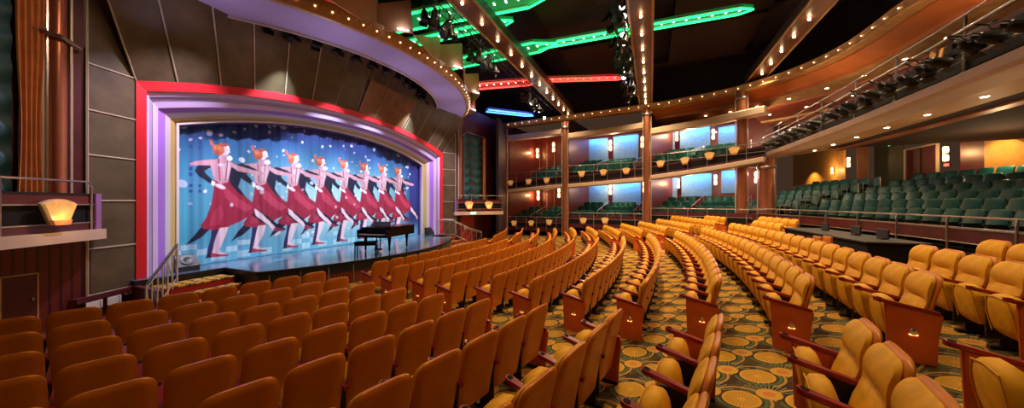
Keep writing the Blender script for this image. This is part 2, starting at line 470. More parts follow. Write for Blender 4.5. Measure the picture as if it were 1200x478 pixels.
def gold_seat(s):
    k, a, bl, i, e0, e1, n = s
    near = i+1; far = n-i
    key = (e0, e1)
    if key not in proto:
        t = empty('theatre_chair')
        for nm in ('backrest', 'back_shell', 'seat_cushion'): part(nm, SM[nm], t)
        part('armrest', SM['armrest'], t); l = part('leg', SM['leg'], t)
        if e0: part('armrest', SM['armrest_m'], t)
        # end panels: local +Y is the far side after rotation by the angle
        if e1:
            p = part('end_panel', SM['end_panel'], t); part('aisle_light', SM['aisle_light'], p)
        if e0:
            p = part('end_panel', SM['end_panel_m'], t); part('aisle_light', SM['aisle_light_m'], p)
        proto[key] = t; o = t
    else: o = copy_tree(proto[key])
    o.location = pol(RR(k), a, FL(k)); o.rotation_euler.z = a
    row = ORD[k+5]
    if bl == 'n': lab = f"{ORD[far-1]} golden seat from the aisle in the {row} row, near side block"
    elif bl == 'f': lab = f"{ORD[near-1]} golden seat from the aisle in the {row} row, far side block"
    elif bl == 'c': lab = f"{ORD[near-1]} golden seat from the near aisle in the {row} row, centre block"
    else: lab = f"{ORD[near-1]} golden seat from the left in the short rear {row} row group"
    tag(o, lab, 'theatre seat', f"golden seats of the {row} row, {BN[bl]}")
    return o
for d, s in vis[:300]: gold_seat(s)
def mass(name, items, meshes, label, cat):
    """remaining far repeats as one mesh"""
    me = bpy.data.meshes.new(name); V = []; F = []; MI = []; off = 0; mats = []
    for mesh in meshes:
        for m in mesh.materials:
            if m not in mats: mats.append(m)
    for (loc, a) in items:
        ca, sa = math.cos(a), math.sin(a)
        for mesh in meshes:
            co = np.empty(len(mesh.vertices)*3); mesh.vertices.foreach_get('co', co); co = co.reshape(-1, 3)
            w = np.stack([co[:, 0]*ca-co[:, 1]*sa+loc[0], co[:, 0]*sa+co[:, 1]*ca+loc[1], co[:, 2]+loc[2]], 1)
            V.append(w); ix = [mats.index(m) for m in mesh.materials]
            for p in mesh.polygons: F.append([v+off for v in p.vertices]); MI.append(ix[p.material_index])
            off += len(co)
    me.from_pydata(np.concatenate(V).tolist(), [], F)
    for m in mats: me.materials.append(m)
    me.polygons.foreach_set('material_index', MI); me.polygons.foreach_set('use_smooth', [True]*len(me.polygons)); me.update()
    o = bpy.data.objects.new(name, me); C.objects.link(o); tag(o, label, cat, kind='stuff'); return o
if len(vis) > 300:
    mass('distant_theatre_seats', [(pol(RR(s[0]), s[1], FL(s[0])), s[1]) for d, s in vis[300:]],
         [SM['backrest'], SM['back_shell'], SM['seat_cushion'], SM['armrest'], SM['leg']],
         'mass of small distant golden seats at the far side of the hall', 'theatre seats')

# ------------------------------------------------------------------ green seats
def green_meshes():
    b = MB(); vs = []; fs = []; zs = [.40, .44, .60, .78, .88, .93, .96, .97]; ny = 7
    for sd in (0, 1):
        for z in zs:
            t = (z-.40)/.57; x = -.12*(1-t)
            w = .255 if z < .85 else .255-.06*(1-math.sqrt(max(0, 1-((z-.85)/.12)**2)))
            for j in range(ny):
                q = -1+2*j/(ny-1); e = 1-abs(q)**4; th = .10*(.4+.6*math.sqrt(min(1, max(0, (.975-z)/.05))))
                vs.append((x-.05+(.5 if sd == 0 else -.5)*th*(.4+.6*e), q*w, z))
    R = len(zs)
    for sd in (0, 1):
        for i in range(R-1):
            for j in range(ny-1): a = sd*R*ny+i*ny+j; fs.append((a, a+1, a+ny+1, a+ny))
    o = R*ny
    for i in range(R-1):
        for j in (0, ny-1): a = i*ny+j; fs.append((a, o+a, o+a+ny, a+ny))
    for j in range(ny-1): fs.append((j, o+j, o+j+1, j+1)); a = (R-1)*ny+j; fs.append((a, o+a, o+a+1, a+1))
    b.add(vs, fs)
    b.tube([(-.12, -.255, .5), (-.07, -.25, .85), (-.05, -.20, .955), (-.045, 0, .972), (-.05, .20, .955), (-.07, .25, .85), (-.12, .255, .5)], .012, 5, 1)
    s = MB(); s.box(-.60, -.13, -.25, .25, .36, .48, 0, .035, Matrix.Translation((0, 0, 0)))
    l = MB(); l.box(-.50, -.12, .262, .295, .0, .60, 0, .008, seg=1); l.box(-.56, -.08, .25, .305, .60, .635, 0, .01, seg=1)
    out = {}
    for k, mb, mt in (('backrest', b, [greenv, greenedge]), ('seat_cushion', s, greenpad), ('armrest', l, blackm)):
        ob = mb.build(k, mt, auto=45); out[k] = ob.data; bpy.data.objects.remove(ob)
    return out
GM = green_meshes()
greens = []  # (loc, rot, label, group)
# main terrace behind the golden stalls
def terr_z(j): return 1.51+.29*j
for j in range(6):
    R = 39.75+.9*j; st = .60/R
    # right section, counted from the stairs at 14 deg
    a_st0, a_st1 = rad(13.6), rad(15.4)
    for i in range(26):
        a = a_st0-(i+.5)*st
        greens.append((pol(R, a, terr_z(j)), a, f"{ORD[i]} green seat right of the terrace stairs in the {ORD[j]} row up", f"green terrace seats, {ORD[j]} row right of the stairs"))
    for i in range(8):
        a = a_st1+(i+.5)*st
        if i > 6: continue
        greens.append((pol(R, a, terr_z(j)), a, f"{ORD[i]} green seat left of the terrace stairs in the {ORD[j]} row up", f"green terrace seats, {ORD[j]} row left of the stairs"))

# ------------------------------------------------------------------ side bays, far side
ND = {0: 26.6, 1: 24.2, 2: 21.4, 3: 16.8}
NX = {0: 594, 1: 664, 2: 760, 3: 895}
def node(x):   # plan point on the side front at photo column x
    xs = [575, 594, 664, 760, 820, 870, 897]; ds = [27.3, 26.6, 24.2, 21.4, 19.3, 17.6, 16.8]
    return float(np.interp(x, xs, ds))
def fr(x, z=0, back=0):
    d = node(x); p = atd(x, HOR, d)
    n = Vector((.15, 1)).normalized() if x < 760 else Vector((.35, 1)).normalized()
    return Vector((p.x+n.x*back, p.y+n.y*back, z))
bays = [ # x0, x1, rail1, slab2 bottoms, rail2, roof bottoms, wall colour
    (594, 664, 1.52, (3.40, 3.76), 5.03, (7.70, 7.75)),
    (664, 760, 1.90, (3.70, 4.05), 5.36, (7.36, 7.56)),
    (760, 897, 2.27, (4.10, 4.72), 5.75, (7.08, 7.25))]
names = ['leftmost far', 'middle far', 'rightmost far']
def lerp(a, b, t): return a+(b-a)*t
def balcony(x0, x1, slab, par_top, rail, label, cat='balcony', slabt=.28, nsub=6, fdark=True, ledge=.25):
    t = empty('balcony', label, cat)
    path = [fr(lerp(x0, x1, i/nsub)) for i in range(nsub+1)]
    for i, p in enumerate(path): p.z = lerp(slab[0], slab[1], i/nsub)
    s = MB(); s.sweep(path, [(ledge, .06), (ledge, slabt-.02), (ledge-.05, slabt+.02), (-.25, slabt+.02), (-.25, 0), (ledge-.15, 0)])
    s.build('slab_edge', creamp if ledge > .1 else maroon, t)
    pz = [Vector((p.x, p.y, p.z+slabt+.02)) for p in path]
    m = MB(); m.sweep(pz, [(.05, .0), (.05, .14), (.03, .14), (.03, .50), (.05, .50), (.05, par_top), (-.03, par_top), (-.03, .0)], mis=[0, 0, 1, 0, 0, 0, 0, 0])
    m.build('parapet', [maroon, blackmat], t)
    r = MB(); rp = [Vector((p.x, p.y, rail)) for p in path]
    off = lambda L, o, z: [Vector((q.x, q.y-o, q.z+z)) for q in L]
    r.tube(off(rp, .10, 0), .025); r.tube(off(rp, .10, -.45), .014, 6)
    r.build('handrail', steel, t, auto=60)
    for i in range(nsub+1):
        q = MB(); q.tube([(path[i].x, path[i].y-.10, path[i].z+.10), (rp[i].x, rp[i].y-.10, rail)], .022, 6); q.build('rail_post', steel, t)
    return t
def fan_mesh():
    m = MB(); n = 9; top = []
    for i in range(n): a = rad(58+64*i/(n-1)); top.append((.60*math.cos(a)*.98, .60*math.sin(a)-.30))
    poly = [(-.14, -.22), (.14, -.22)]+top
    outer = [(x*1.10, (y)*1.07) for x, y in poly]
    M = Matrix.Rotation(PI/2, 4, 'X')
    m.prism(poly, .10, 0, M)
    b = MB(); b.prism(outer, .05, 0, M)
    c = MB(); c.prism([(-.15, -.235), (.15, -.235), (.19, -.13), (-.19, -.13)], .125, 0, M)
    out = []
    for k, mb, mt in (('lamp_glass', m, fanm), ('frame', b, seamp), ('base', c, fanbase)):
        o = mb.build(k, mt); out.append((k, o.data)); bpy.data.objects.remove(o)
    return out
FM = fan_mesh()
def fan(loc, rz, label, sc=1.0, group='fan lamps on the balcony fronts'):
    """local -Y faces into the hall"""
    t = empty('fan_lamp', label, 'lamp', loc, rz, group)
    for k, me in FM: part(k, me, t)
    t.scale = (sc, sc, sc)
    return t
def sconce_mesh():
    out = []
    m = MB(); m.lathe([(.0, .04), (.085, .05), (.10, .12), (.10, .30), (.09, .36), (0, .37)], 12)
    m2 = MB(); m2.lathe([(.0, -.37), (.09, -.36), (.10, -.30), (.10, -.12), (.085, -.05), (0, -.04)], 12)
    b = MB(); b.box(-.05, .05, 0, .12, -.44, .44, 0, .01); b.lathe([(.11, -.04), (.115, 0), (.11, .04)], 12)
    b.lathe([(0, -.46), (.05, -.43), (.08, -.37)], 10); b.lathe([(.08, .37), (.05, .43), (0, .47)], 10)
    for k, mb, mt in (('lamp_glass', m, sconcem), ('lamp_glass', m2, sconcem), ('bracket', b, steel)):
        o = mb.build(k, mt, auto=40); out.append((k, o.data)); bpy.data.objects.remove(o)
    return out
SC = sconce_mesh()
def sconce(loc, rz, label, sc=1.0, group='glowing wall sconces'):
    t = empty('wall_sconce', label, 'wall lamp', loc, rz, group)
    for k, me in SC: part(k, me, t)
    t.scale = (sc, sc, sc)
    return t
def light(kind, name, loc, energy, col=(1, .72, .42), size=.1, rot=None, spot=None, blend=.5, sy=None):
    l = bpy.data.lights.new(name, kind); l.energy = energy; l.color = col
    if kind in ('POINT', 'SPOT'): l.shadow_soft_size = min(size, .03)
    if kind == 'SPOT': l.spot_size = rad(spot or 120); l.spot_blend = blend
    if kind == 'AREA':
        l.size = size
        if sy: l.shape = 'RECTANGLE'; l.size_y = sy
    o = bpy.data.objects.new(name, l); C.objects.link(o); o.location = loc
    if rot is not None: o.rotation_euler = rot
    return o
def aim(o, target):
    o.rotation_euler = (Vector(target)-o.location).to_track_quat('-Z', 'Y').to_euler(); return o

for bi, (x0, x1, r1, sl, r2, rf) in enumerate(bays):
    nm = names[bi]
    balcony(x0, x1, (r1-1.15, r1-1.15), .72, r1, f"lower balcony front of the {nm} bay with maroon parapet and steel rail", slabt=.2, ledge=.06)
    balcony(x0, x1, sl, .62, r2, f"upper balcony front of the {nm} bay with cream ledge and steel rail")
    # roof beam over the upper level
    path = [fr(lerp(x0, x1, i/6)) for i in range(7)]
    for i, p in enumerate(path): p.z = lerp(rf[0], rf[1], i/6)
    s = MB(); s.sweep(path, [(.22, .04), (.22, .34), (.10, .42), (-.35, .42), (-.35, 0), (.10, 0)])
    struct(s.build('trim_%d' % (bi+1), creamp), 'cream roof beam')
    # floors of the two levels (raked) and ceilings, walls
    DEP = 5.2
    for lev, (za, rise) in enumerate(((r1-.80, .30), (r2-.85, .32))):
        nrow = 4; m = MB()
        for j in range(nrow):
            za_j = za+rise*j
            p0 = [fr(lerp(x0, x1, i/4), back=.15+j*DEP/nrow) for i in range(5)]; p1 = [fr(lerp(x0, x1, i/4), back=.15+(j+1)*DEP/nrow) for i in range(5)]
            for i in range(4):
                m.add([(*p0[i].xy, za_j-.3), (*p0[i+1].xy, za_j-.3), (*p1[i+1].xy, za_j-.3), (*p1[i].xy, za_j-.3), (*p0[i].xy, za_j), (*p0[i+1].xy, za_j), (*p1[i+1].xy, za_j), (*p1[i].xy, za_j)],
                      [(0, 1, 2, 3), (4, 5, 6, 7), (0, 1, 5, 4), (1, 2, 6, 5), (2, 3, 7, 6), (3, 0, 4, 7)])
        struct(m.build('floor', mat('tier_carpet', (.05, .03, .02), .9)), 'stepped tier floor')
        n = {0: 8, 1: 11, 2: 11}[bi]
        for j in range(nrow-1 if lev else nrow-1):
            for i in range(n):
                if lev == 1 and bi == 0 and i < 3: continue
                xx = lerp(x0, x1, (i+.7)/(n+.4))
                back = .95+j*DEP/nrow
                p = fr(xx, za+rise*j, back)
                if (lerp(x0, x1, .35)-5 < xx < lerp(x0, x1, .35)+5) or (lerp(x0, x1, .8)-5 < xx < lerp(x0, x1, .8)+5) or abs(xx-868) < 9 or xx > 885: continue
                dirv = (fr(min(xx+5, 897), 0, back)-fr(xx-5, 0, back)).xy.normalized()
                rz = math.atan2(dirv.y, dirv.x)+PI/2
                greens.append((p, rz, f"{ORD[i]} green seat from the left, {ORD[j]} row, {'upper' if lev else 'lower'} tier, {nm} bay",
                               f"green seats in the {'upper' if lev else 'lower'} tier of the {nm} bay"))
    # soffit under upper tier and ceiling of it
    for zz, mm, q in ((lambda t: lerp(sl[0], sl[1], t)+.02, soffitp, 0), (lambda t: lerp(rf[0], rf[1], t)+.3, orangew, 1)):
        m = MB()
        for i in range(4):
            a, b2 = fr(lerp(x0, x1, i/4), 0, 0), fr(lerp(x0, x1, (i+1)/4), 0, 0)
            c, d2 = fr(lerp(x0, x1, (i+1)/4), 0, DEP+.6), fr(lerp(x0, x1, i/4), 0, DEP+.6)
            za, zb = zz(i/4), zz((i+1)/4)
            bz = .85 if q == 0 else (1.0, 1.0, 1.45)[bi]
            m.add([(*a.xy, za), (*b2.xy, zb), (*c.xy, zb+bz), (*d2.xy, za+bz), (*a.xy, za+.05), (*b2.xy, zb+.05), (*c.xy, zb+bz+.05), (*d2.xy, za+bz+.05)],
                  [(0, 1, 2, 3), (4, 5, 6, 7), (0, 1, 5, 4), (1, 2, 6, 5), (2, 3, 7, 6), (3, 0, 4, 7)])
        struct(m.build('ceiling', mm), 'bay ceiling')
    # back wall and the dividing walls
    a, b2 = fr(x0, 0, DEP), fr(x1, 0, DEP)
    m = MB(); m.obox(a, b2, .2, 0, 9.0, 0, side=1)
    if bi == 0:
        for i in range(7):
            p = a.lerp(b2, (i+.5)/7); m.obox(p, p+(b2-a).normalized()*.035, .03, .5, 8.2, 1, side=-1)
    struct(m.build('wall_far', [darkred, seamp]), 'dark red back wall of the bay')
    m = MB(); m.obox(fr(x0, 0, .3), fr(x0, 0, DEP), .16, 0, 9.0)
    struct(m.build('wall_divider', darkred), 'dark red dividing wall')

# recessed box opening & level shade panels: blue lit shades
def blue_panel(xa, xb, zt, zb, back, label):
    p, q = fr(xa, 0, back), fr(xb, 0, back)
    t = empty('lit_shade', label, 'lit wall panel')
    m = MB(); m.obox(p, q, .05, zb, zt, 0); m.build('shade', blueglow, t)
    f = MB(); f.obox(p, q, .12, zt, zt+.08, 0); f.build('headrail', maroon, t)
    mid = (p+q)/2; L = (q-p).length; n = Vector((q.y-p.y, -(q.x-p.x))).normalized()
    lt = light('AREA', 'blue_wash', (mid.x+n.x*.45, mid.y+n.y*.45, zt-.02), 17*L, (.20, .58, 1), L*.95, sy=.12)
    d = Vector((p.x-n.x*0-(mid.x+n.x*.45-mid.x+p.x), 0, 0))
    aim(lt, (mid.x, mid.y, zt-1.0))
    lt.rotation_euler = (Matrix.Rotation(math.atan2(q.y-p.y, q.x-p.x), 4, 'Z') @ Matrix.Rotation(rad(32), 4, 'X')).to_euler()
    f2 = MB(); f2.obox(p+Vector((n.x, n.y, 0))*.45, q+Vector((n.x, n.y, 0))*.45, .14, zt+.0, zt+.05); f2.build('light_cove', maroon, t)
    return t
def zat(x, y, back):
    p = fr(x, 0, back); d = (Vector((p.x-CAM.x, p.y-CAM.y))).dot(FWD); return CAM.z+(HOR-y)/FOC*d
def bp(px0, px1, yt, yb, lab, back=4.9):
    # find front columns whose set-back points appear at the given photo columns
    def col(px):
        best = min((abs(proj(fr(c, 3, back))[0]-px), c) for c in [560+i*1.0 for i in range(340)]); return best[1]
    a, b2 = col(px0), col(px1); z0 = zat((a+b2)/2, yt, back); z1 = zat((a+b2)/2, yb, back)
    return blue_panel(a, b2, z0, z1, back, lab)
bp(685, 713, 163, 190, 'left blue lit shade above the green seats of the middle upper tier')
bp(719, 748, 159, 190, 'right blue lit shade above the green seats of the middle upper tier')
bp(686, 713, 213, 240, 'left blue lit shade on the back wall of the middle lower tier')
bp(718, 751, 213, 240, 'right blue lit shade on the back wall of the middle lower tier')
bp(765, 791, 154, 180, 'leftmost blue lit shade at the back of the right upper tier')
bp(797, 832, 150, 176, 'middle blue lit shade at the back of the right upper tier')
bp(842, 864, 148, 170, 'rightmost blue lit shade at the back of the right upper tier, beside the column')
bp(764, 793, 209, 232, 'leftmost blue lit shade at the back of the right lower tier')
bp(799, 834, 204, 230, 'middle blue lit shade at the back of the right lower tier')
bp(845, 868, 200, 226, 'rightmost blue lit shade at the back of the right lower tier')

# fan lamps on the parapets
for i, (x, y, lab) in enumerate([
    (600, 215, 'left'), (621, 213.5, 'middle'), (642, 212, 'right'), (682.7, 204.6, 'left'), (708, 202.6, 'middle'), (734.6, 201, 'right'),
    (775.4, 192.6, 'first'), (803.8, 189.2, 'second'), (832.4, 183.5, 'third'), (861, 177.5, 'fourth')]):
    b = 0 if i < 3 else 1 if i < 6 else 2
    p = fr(x, 0, -.18); z = CAM.z+(HOR-y)/FOC*(node(x)-.1)
    fan((p.x, p.y, z), rad(-8) if b < 2 else rad(-22), f"{lab} glowing fan lamp on the upper parapet of the {names[b]} bay", .80)
for i, (x, y, lab) in enumerate([(604, 262, 'left'), (624, 262, 'middle'), (645, 261, 'right'), (684.7, 259, 'left'), (710, 259, 'right')]):
    p = fr(x, 0, -.18); z = CAM.z+(HOR-y)/FOC*(node(x)-.1); b = 0 if i < 3 else 1
    fan((p.x, p.y, z), rad(-8), f"{lab} glowing fan lamp on the lower parapet of the {names[b]} bay", .80)
# sconces in the bays
for i, (x, y, lab) in enumerate([
    (612, 187, 'first sconce from the left on the upper red wall of the left bay'), (631, 180, 'second sconce from the left on the upper red wall of the left bay'),
    (650, 173, 'third sconce from the left on the upper red wall of the left bay'), (613, 236, 'first sconce from the left on the lower red wall of the left bay'),
    (632, 229, 'second sconce from the left on the lower red wall of the left bay'), (656, 226, 'third sconce from the left on the lower red wall of the left bay'),
    (681, 174, 'upper sconce left of the two blue shades in the middle bay'), (716, 171, 'upper sconce between the two blue shades in the middle bay'),
    (753, 167, 'upper sconce right of the two blue shades in the middle bay'), (716.5, 222, 'lower sconce between the two blue shades in the middle bay'),
    (755, 219, 'lower sconce right of the two blue shades in the middle bay'), (794, 160, 'upper sconce left of centre in the right bay, between blue shades'),
    (837, 158, 'upper sconce right of centre in the right bay, between blue shades'), (796, 215, 'lower sconce between left and middle blue shades in the right bay'),
    (839, 211, 'lower sconce between middle and right blue shades in the right bay'), (887, 208, 'lower sconce close to the big column in the right bay')]):
    back = 4.9
    cc = min((abs(proj(fr(c, 3, back))[0]-x), c) for c in [560+k*1.0 for k in range(340)])[1]
    z = zat(cc, y, back); p = fr(cc, z, back-.25)
    sconce(p, rad(-8), lab, 1.15 if x < 760 else .95)
    if i in (1, 4, 7, 9, 11, 13, 15): light('POINT', 'sconce_light', (p.x-.1, p.y-.5, p.z), 45, (1, .5, .2), .1)

# columns between bays
def column(p, z0, z1, label, r=.17, rz=0):
    t = empty('column', label, 'column', (p[0], p[1], 0), rz)
    m = MB(); m.lathe([(r, z0), (r, z1)], 20); m.build('shaft', copper, t, auto=40)
    for sx in (-1, 1):
        q = MB(); q.box(sx*(r+.05)-.02, sx*(r+.05)+.02, -.04, .04, z0, z1, 0, .008); q.build('edge_strip', seamp, t)
    for zz in (z0+.02, z1-.5):
        c = MB(); c.lathe([(r+.05, zz), (r+.09, zz+.05), (r+.09, zz+.10), (r+.05, zz+.15)], 20); c.build('ring', steel, t, auto=40)
    return t
p = fr(594, 0, -.3); column(p, 0, 8.6, 'slim copper column at the left end of the far left bay')
p = fr(664, 0, -.3); column(p, 0, 8.6, 'slim copper column between the left and middle far bays')
p = fr(759, 0, -.3); column(p, 0, 8.8, 'copper column between the middle and right far bays', .2)
p = fr(868, 0, .35); column(p, 1.0, 8.8, 'copper column rising through the right far bay', .24)
p = atd(898, 237, 17.0); column((p.x, p.y), 0.6, 4.9, 'thick copper column under the corner of the big balcony', .33)

# ------------------------------------------------------------------ cornice with bulbs
corn = [atd(560, HOR, 27.9), atd(594, HOR, 26.6), atd(664, HOR, 24.2), atd(760, HOR, 21.4), atd(820, HOR, 19.6), atd(870, HOR, 18.0), atd(935, HOR, 15.6), atd(1000, HOR, 13.0), atd(1080, HOR, 10.0)]
last = corn[-1]+(corn[-1]-corn[-2]).normalized()*0
e = corn[-1]; corn += [Vector((e.x+.6, e.y-3, e.z)), Vector((e.x+.8, e.y-8, e.z)), Vector((e.x+.6, e.y-14, e.z))]
def smooth_path(P, n=4):
    out = []
    for i in range(len(P)-1):
        p0 = P[max(i-1, 0)]; p1 = P[i]; p2 = P[i+1]; p3 = P[min(i+2, len(P)-1)]
        for k in range(n):
            t = k/n; out.append(.5*((2*p1)+(p2-p0)*t+(2*p0-5*p1+4*p2-p3)*t*t+(3*p1-p0-3*p2+p3)*t**3))
    out.append(P[-1]); return out
corn_s = smooth_path([Vector((p.x, p.y, 8.75)) for p in corn])
t = empty('ceiling_cornice', 'long golden cornice lined with small bulbs under the dark ceiling', 'cornice')
m = MB(); m.sweep(corn_s, [(.18, 0), (.24, .06), (.20, .12), (.26, .34), (.10, .42), (-.3, .42), (-.3, 0)]); m.build('moulding', goldp, t, auto=30)
# bulbs
L = 0; pts = []
for a, b2 in zip(corn_s, corn_s[1:]):
    seg = (b2-a).length; nrm = Vector((b2.y-a.y, a.x-b2.x)).normalized()
    while L < seg: pts.append(a+(b2-a)*(L/seg)+Vector((nrm.x*.26, nrm.y*.26, .20))); L += .62
    L -= seg
def sphere_mesh(r, mt, name='bulb', n=10):
    m = MB(); m.lathe([(r*math.sin(PI*i/6)+1e-4, -r*math.cos(PI*i/6)) for i in range(7)], n); o = m.build(name, mt, smooth=True); me = o.data; bpy.data.objects.remove(o); return me
BS = sphere_mesh(.022, bulbs)
for p in pts[:95]:
    o = part('bulb', BS, t); o.location = p
# ceiling of upper balcony zone behind the cornice: stepped orange and red bands
def band(path, o0, z0, o1, z1, mt, name='ceiling', label='ceiling band'):
    m = MB(); m.sweep(path, [(o0, z0), (o1, z1), (o1, z1+.06), (o0, z0+.06)]); return struct(m.build(name, mt), label)
z0p = [Vector((p.x, p.y, 0)) for p in corn_s]
i2 = 3*4  # index of x=760 node
bp_ = z0p[i2:]
band(bp_, -.2, 8.70, -1.0, 8.45, orangew); band(bp_, -1.0, 8.30, -2.1, 8.15, goldp); bq_ = z0p[19:]
band(bq_, -2.1, 8.05, -4.2, 7.85, redwood)
band(bq_, -4.2, 7.75, -5.0, 7.6, orangew); band(bq_, -5.0, 7.55, -9.5, 7.4, redwood)
band(bp_, -1.0, 8.3, -.98, 8.45, orangew); band(bp_, -2.1, 8.05, -2.08, 8.15, orangew); band(bq_, -4.2, 7.72, -4.18, 7.9, soffitp)
# downlights in that ceiling
def down_mesh():
    a = MB(); a.lathe([(.085, .0), (.085, .012), (.06, .012)], 14); b = MB(); b.lathe([(.065, .012), (.05, .022)], 14)
    o1 = a.build('ring', whitep); o2 = b.build('lens', downl); r = (o1.data, o2.data); bpy.data.objects.remove(o1); bpy.data.objects.remove(o2); return r
DM = down_mesh()
def downlight(p, label, group, sc=1):
    t = empty('downlight', label, 'ceiling light', p, 0, group); part('ring', DM[0], t); part('lens', DM[1], t); t.scale = (sc, sc, sc)
    t.rotation_euler.x = PI; return t
k_ = 0
for idx, o, z in [(i, o, z) for i in range(4, len(bp_)-1, 2) for o, z in ((-1.6, 8.22), (-3.1, 7.94), (-4.6, 7.66))]:
    a, b2 = bp_[idx], bp_[idx+1]; n = Vector((b2.y-a.y, a.x-b2.x)).normalized()
    q = Vector((a.x+n.x*o, a.y+n.y*o, z)); qq = Vector((q.x-CAM.x, q.y-CAM.y)).dot(FWD)
    if qq < 1: continue
    x, y, _ = proj(q)
    if not (700 < x < 1215 and y > -10): continue
    rowname = {-1.6: 'inner', -3.1: 'middle', -4.6: 'outer'}[o]
    downlight(q, f"{ORD[k_//3]} downlight from the left in the {rowname} ring of the upper ceiling", 'downlights in the upper orange ceiling', 1.1); k_ += 1

# ------------------------------------------------------------------ big rear balcony (level two)
UB = 37.8
front = [(37.3, 10.9), (37.8, 9.0), (37.95, 5), (37.95, 1), (37.85, -4), (37.5, -9), (37.2, -12)]
front = [(37.65, 10.7), (37.8, 8.0), (37.92, 4), (37.9, 0), (37.75, -4), (37.5, -9), (37.2, -12)]
def fp(z, o=0): return [Vector((x+o, y, z)) for x, y in front]
t = empty('rear_balcony', 'big curved rear balcony with cream ledge over the green terrace', 'balcony', (38, 0, 0))
def chb(mb, name, mt, auto=None):
    o = mb.build(name, mt, t, auto=auto); o.matrix_parent_inverse = Matrix.Translation((-38, 0, 0)); return o
m = MB(); m.sweep(fp(5.0), [(.10, .06), (.10, .24), (.02, .28), (-.6, .28), (-.6, 0), (.0, 0)]); chb(m, 'slab_edge', creamp)
m = MB(); m.sweep(fp(5.28), [(-.22, 0), (-.22, .80), (-.32, .80), (-.32, 0)]); chb(m, 'parapet', maroon)
m = MB(); m.sweep(fp(5.28), [(-.05, .06), (-.08, .62), (-.13, .62), (-.10, .06)]); chb(m, 'mesh_skirt', blackmat)
for z, r, o in ((6.44, .022, .02), (6.06, .035, -.12), (5.46, .022, -.15), (5.62, .016, -.1)):
    m = MB(); m.tube(fp(z, o), r, 8); chb(m, 'handrail' if z > 6.4 else 'lighting_pipe', steel, 60)
for i, y in enumerate([9.8, 7.6, 5.4, 3.2, 1.4, -.6, -2.6]):
    m = MB(); m.tube([(37.9, y, 5.25), (37.93, y, 6.44)], .025, 6); m.box(37.87, 37.99, y-.06, y+.06, 5.24, 5.30); chb(m, 'rail_post', steel)
# soffit sloping up to the back wall
m = MB()
def arcpt(R, a, z): return pol(R, a, z)
prev = None; rows = []
for i in range(25):
    y = 11.5-i*1.0
    xf = float(np.interp(-y, [-v for u, v in front], [u for u, v in front]))
    rows.append([(xf+.3, y, 5.02), (xf+2.6, y, 5.30), (xf+2.6, y, 5.42), (46.2, y, 5.95)])
vs = [p for r in rows for p in r]; fs = []
for i in range(24):
    for j in range(3): a = i*4+j; fs.append((a, a+1, a+5, a+4))
m.add(vs, fs)
off = len(vs); vs2 = [(x, y, z+.15) for x, y, z in vs]; m.add(vs2, fs)
struct(m.build('ceiling', soffitp), 'sloping cream soffit under the rear balcony')
# beam line in soffit
m = MB(); m.sweep([Vector((x+2.7, y, 5.2)) for x, y in front], [(0, 0), (0, .25), (-.35, .3), (-.35, 0)]); struct(m.build('trim_4', orangew), 'soffit beam')
k_ = 0
for xo, zz in ((1.4, 5.12), (3.9, 5.52)):
    for y in np.arange(9.5, -5, -1.7):
        q = Vector((37.8+xo, y, zz)); x, yy, d = proj(q)
        if d > 1 and x < 1215:
            downlight(q, f"{ORD[k_ % 9]} recessed downlight from the left in the {'front' if xo < 2 else 'rear'} row under the rear balcony", 'downlights under the rear balcony'); k_ += 1
            lt = light('SPOT', 'soffit_spot', q-Vector((0, 0, .06)), 34, (1, .62, .30), .05, spot=130)
# upper level floor + seats behind the parapet not visible: dark tier mass
m = MB()
for j in range(6): m.box(38.2+j*1.0, 46.2, -13, 10.2, 5.25+j*.28, 5.35+.28*j)
struct(m.build('floor', mat('tier_carpet', (.05, .03, .02), .9)), 'upper tier floor')

# ------------------------------------------------------------------ terrace (parterre) with rail
def arc(R, a0, a1, z, n=24): return [pol(R, rad(a0+(a1-a0)*i/n), z) for i in range(n+1)]
m = MB()
for j in range(7):
    R0, R1 = 38.72+.9*j+(0 if j == 0 else -.0), 38.72+.9*(j+1) if j < 6 else 47
    z = terr_z(min(j, 6)) if j else terr_z(0)
    a = arc(R0, 20, -22, 0); b2 = arc(R1, 20, -22, 0)
    for i in range(24):
        m.add([(*a[i].xy, z-.35), (*a[i+1].xy, z-.35), (*b2[i+1].xy, z-.35), (*b2[i].xy, z-.35), (*a[i].xy, z), (*a[i+1].xy, z), (*b2[i+1].xy, z), (*b2[i].xy, z)], [(4, 5, 6, 7), (0, 1, 5, 4), (0, 1, 2, 3)])
struct(m.build('floor', mat('tier_carpet', (.05, .03, .02), .9)), 'stepped terrace floor')
t = empty('terrace_rail', 'steel rail with maroon fascia along the front of the green terrace', 'railing', (38.5, 0, 0))
def chb(mb, name, mt, auto=None):
    o = mb.build(name, mt, t, auto=auto); o.matrix_parent_inverse = Matrix.Translation((-38.5, 0, 0)); return o
m = MB(); m.sweep(arc(38.5, 16, -18, 0), [(0, 1.78), (0, 2.06), (-.06, 2.06), (-.06, 1.78)]); chb(m, 'fascia', darkred)
m = MB(); m.sweep(arc(38.5, 16, -18, 0), [(.04, 2.06), (.04, 2.10), (-.08, 2.10), (-.08, 2.06)]); chb(m, 'cap', steel)
m = MB(); m.tube(arc(38.48, 16, -18, 2.33), .024); chb(m, 'handrail', steel, 60)
m = MB(); m.tube(arc(38.46, 16, -18, 1.76), .014, 6); chb(m, 'lower_rail', steel, 60)
for i in range(14):
    a = rad(15.2-2.35*i); m = MB(); m.tube([pol(38.45, a, 1.08), pol(38.45, a, 2.20), pol(38.47, a, 2.33)], .022, 6); chb(m, 'rail_post', steel)
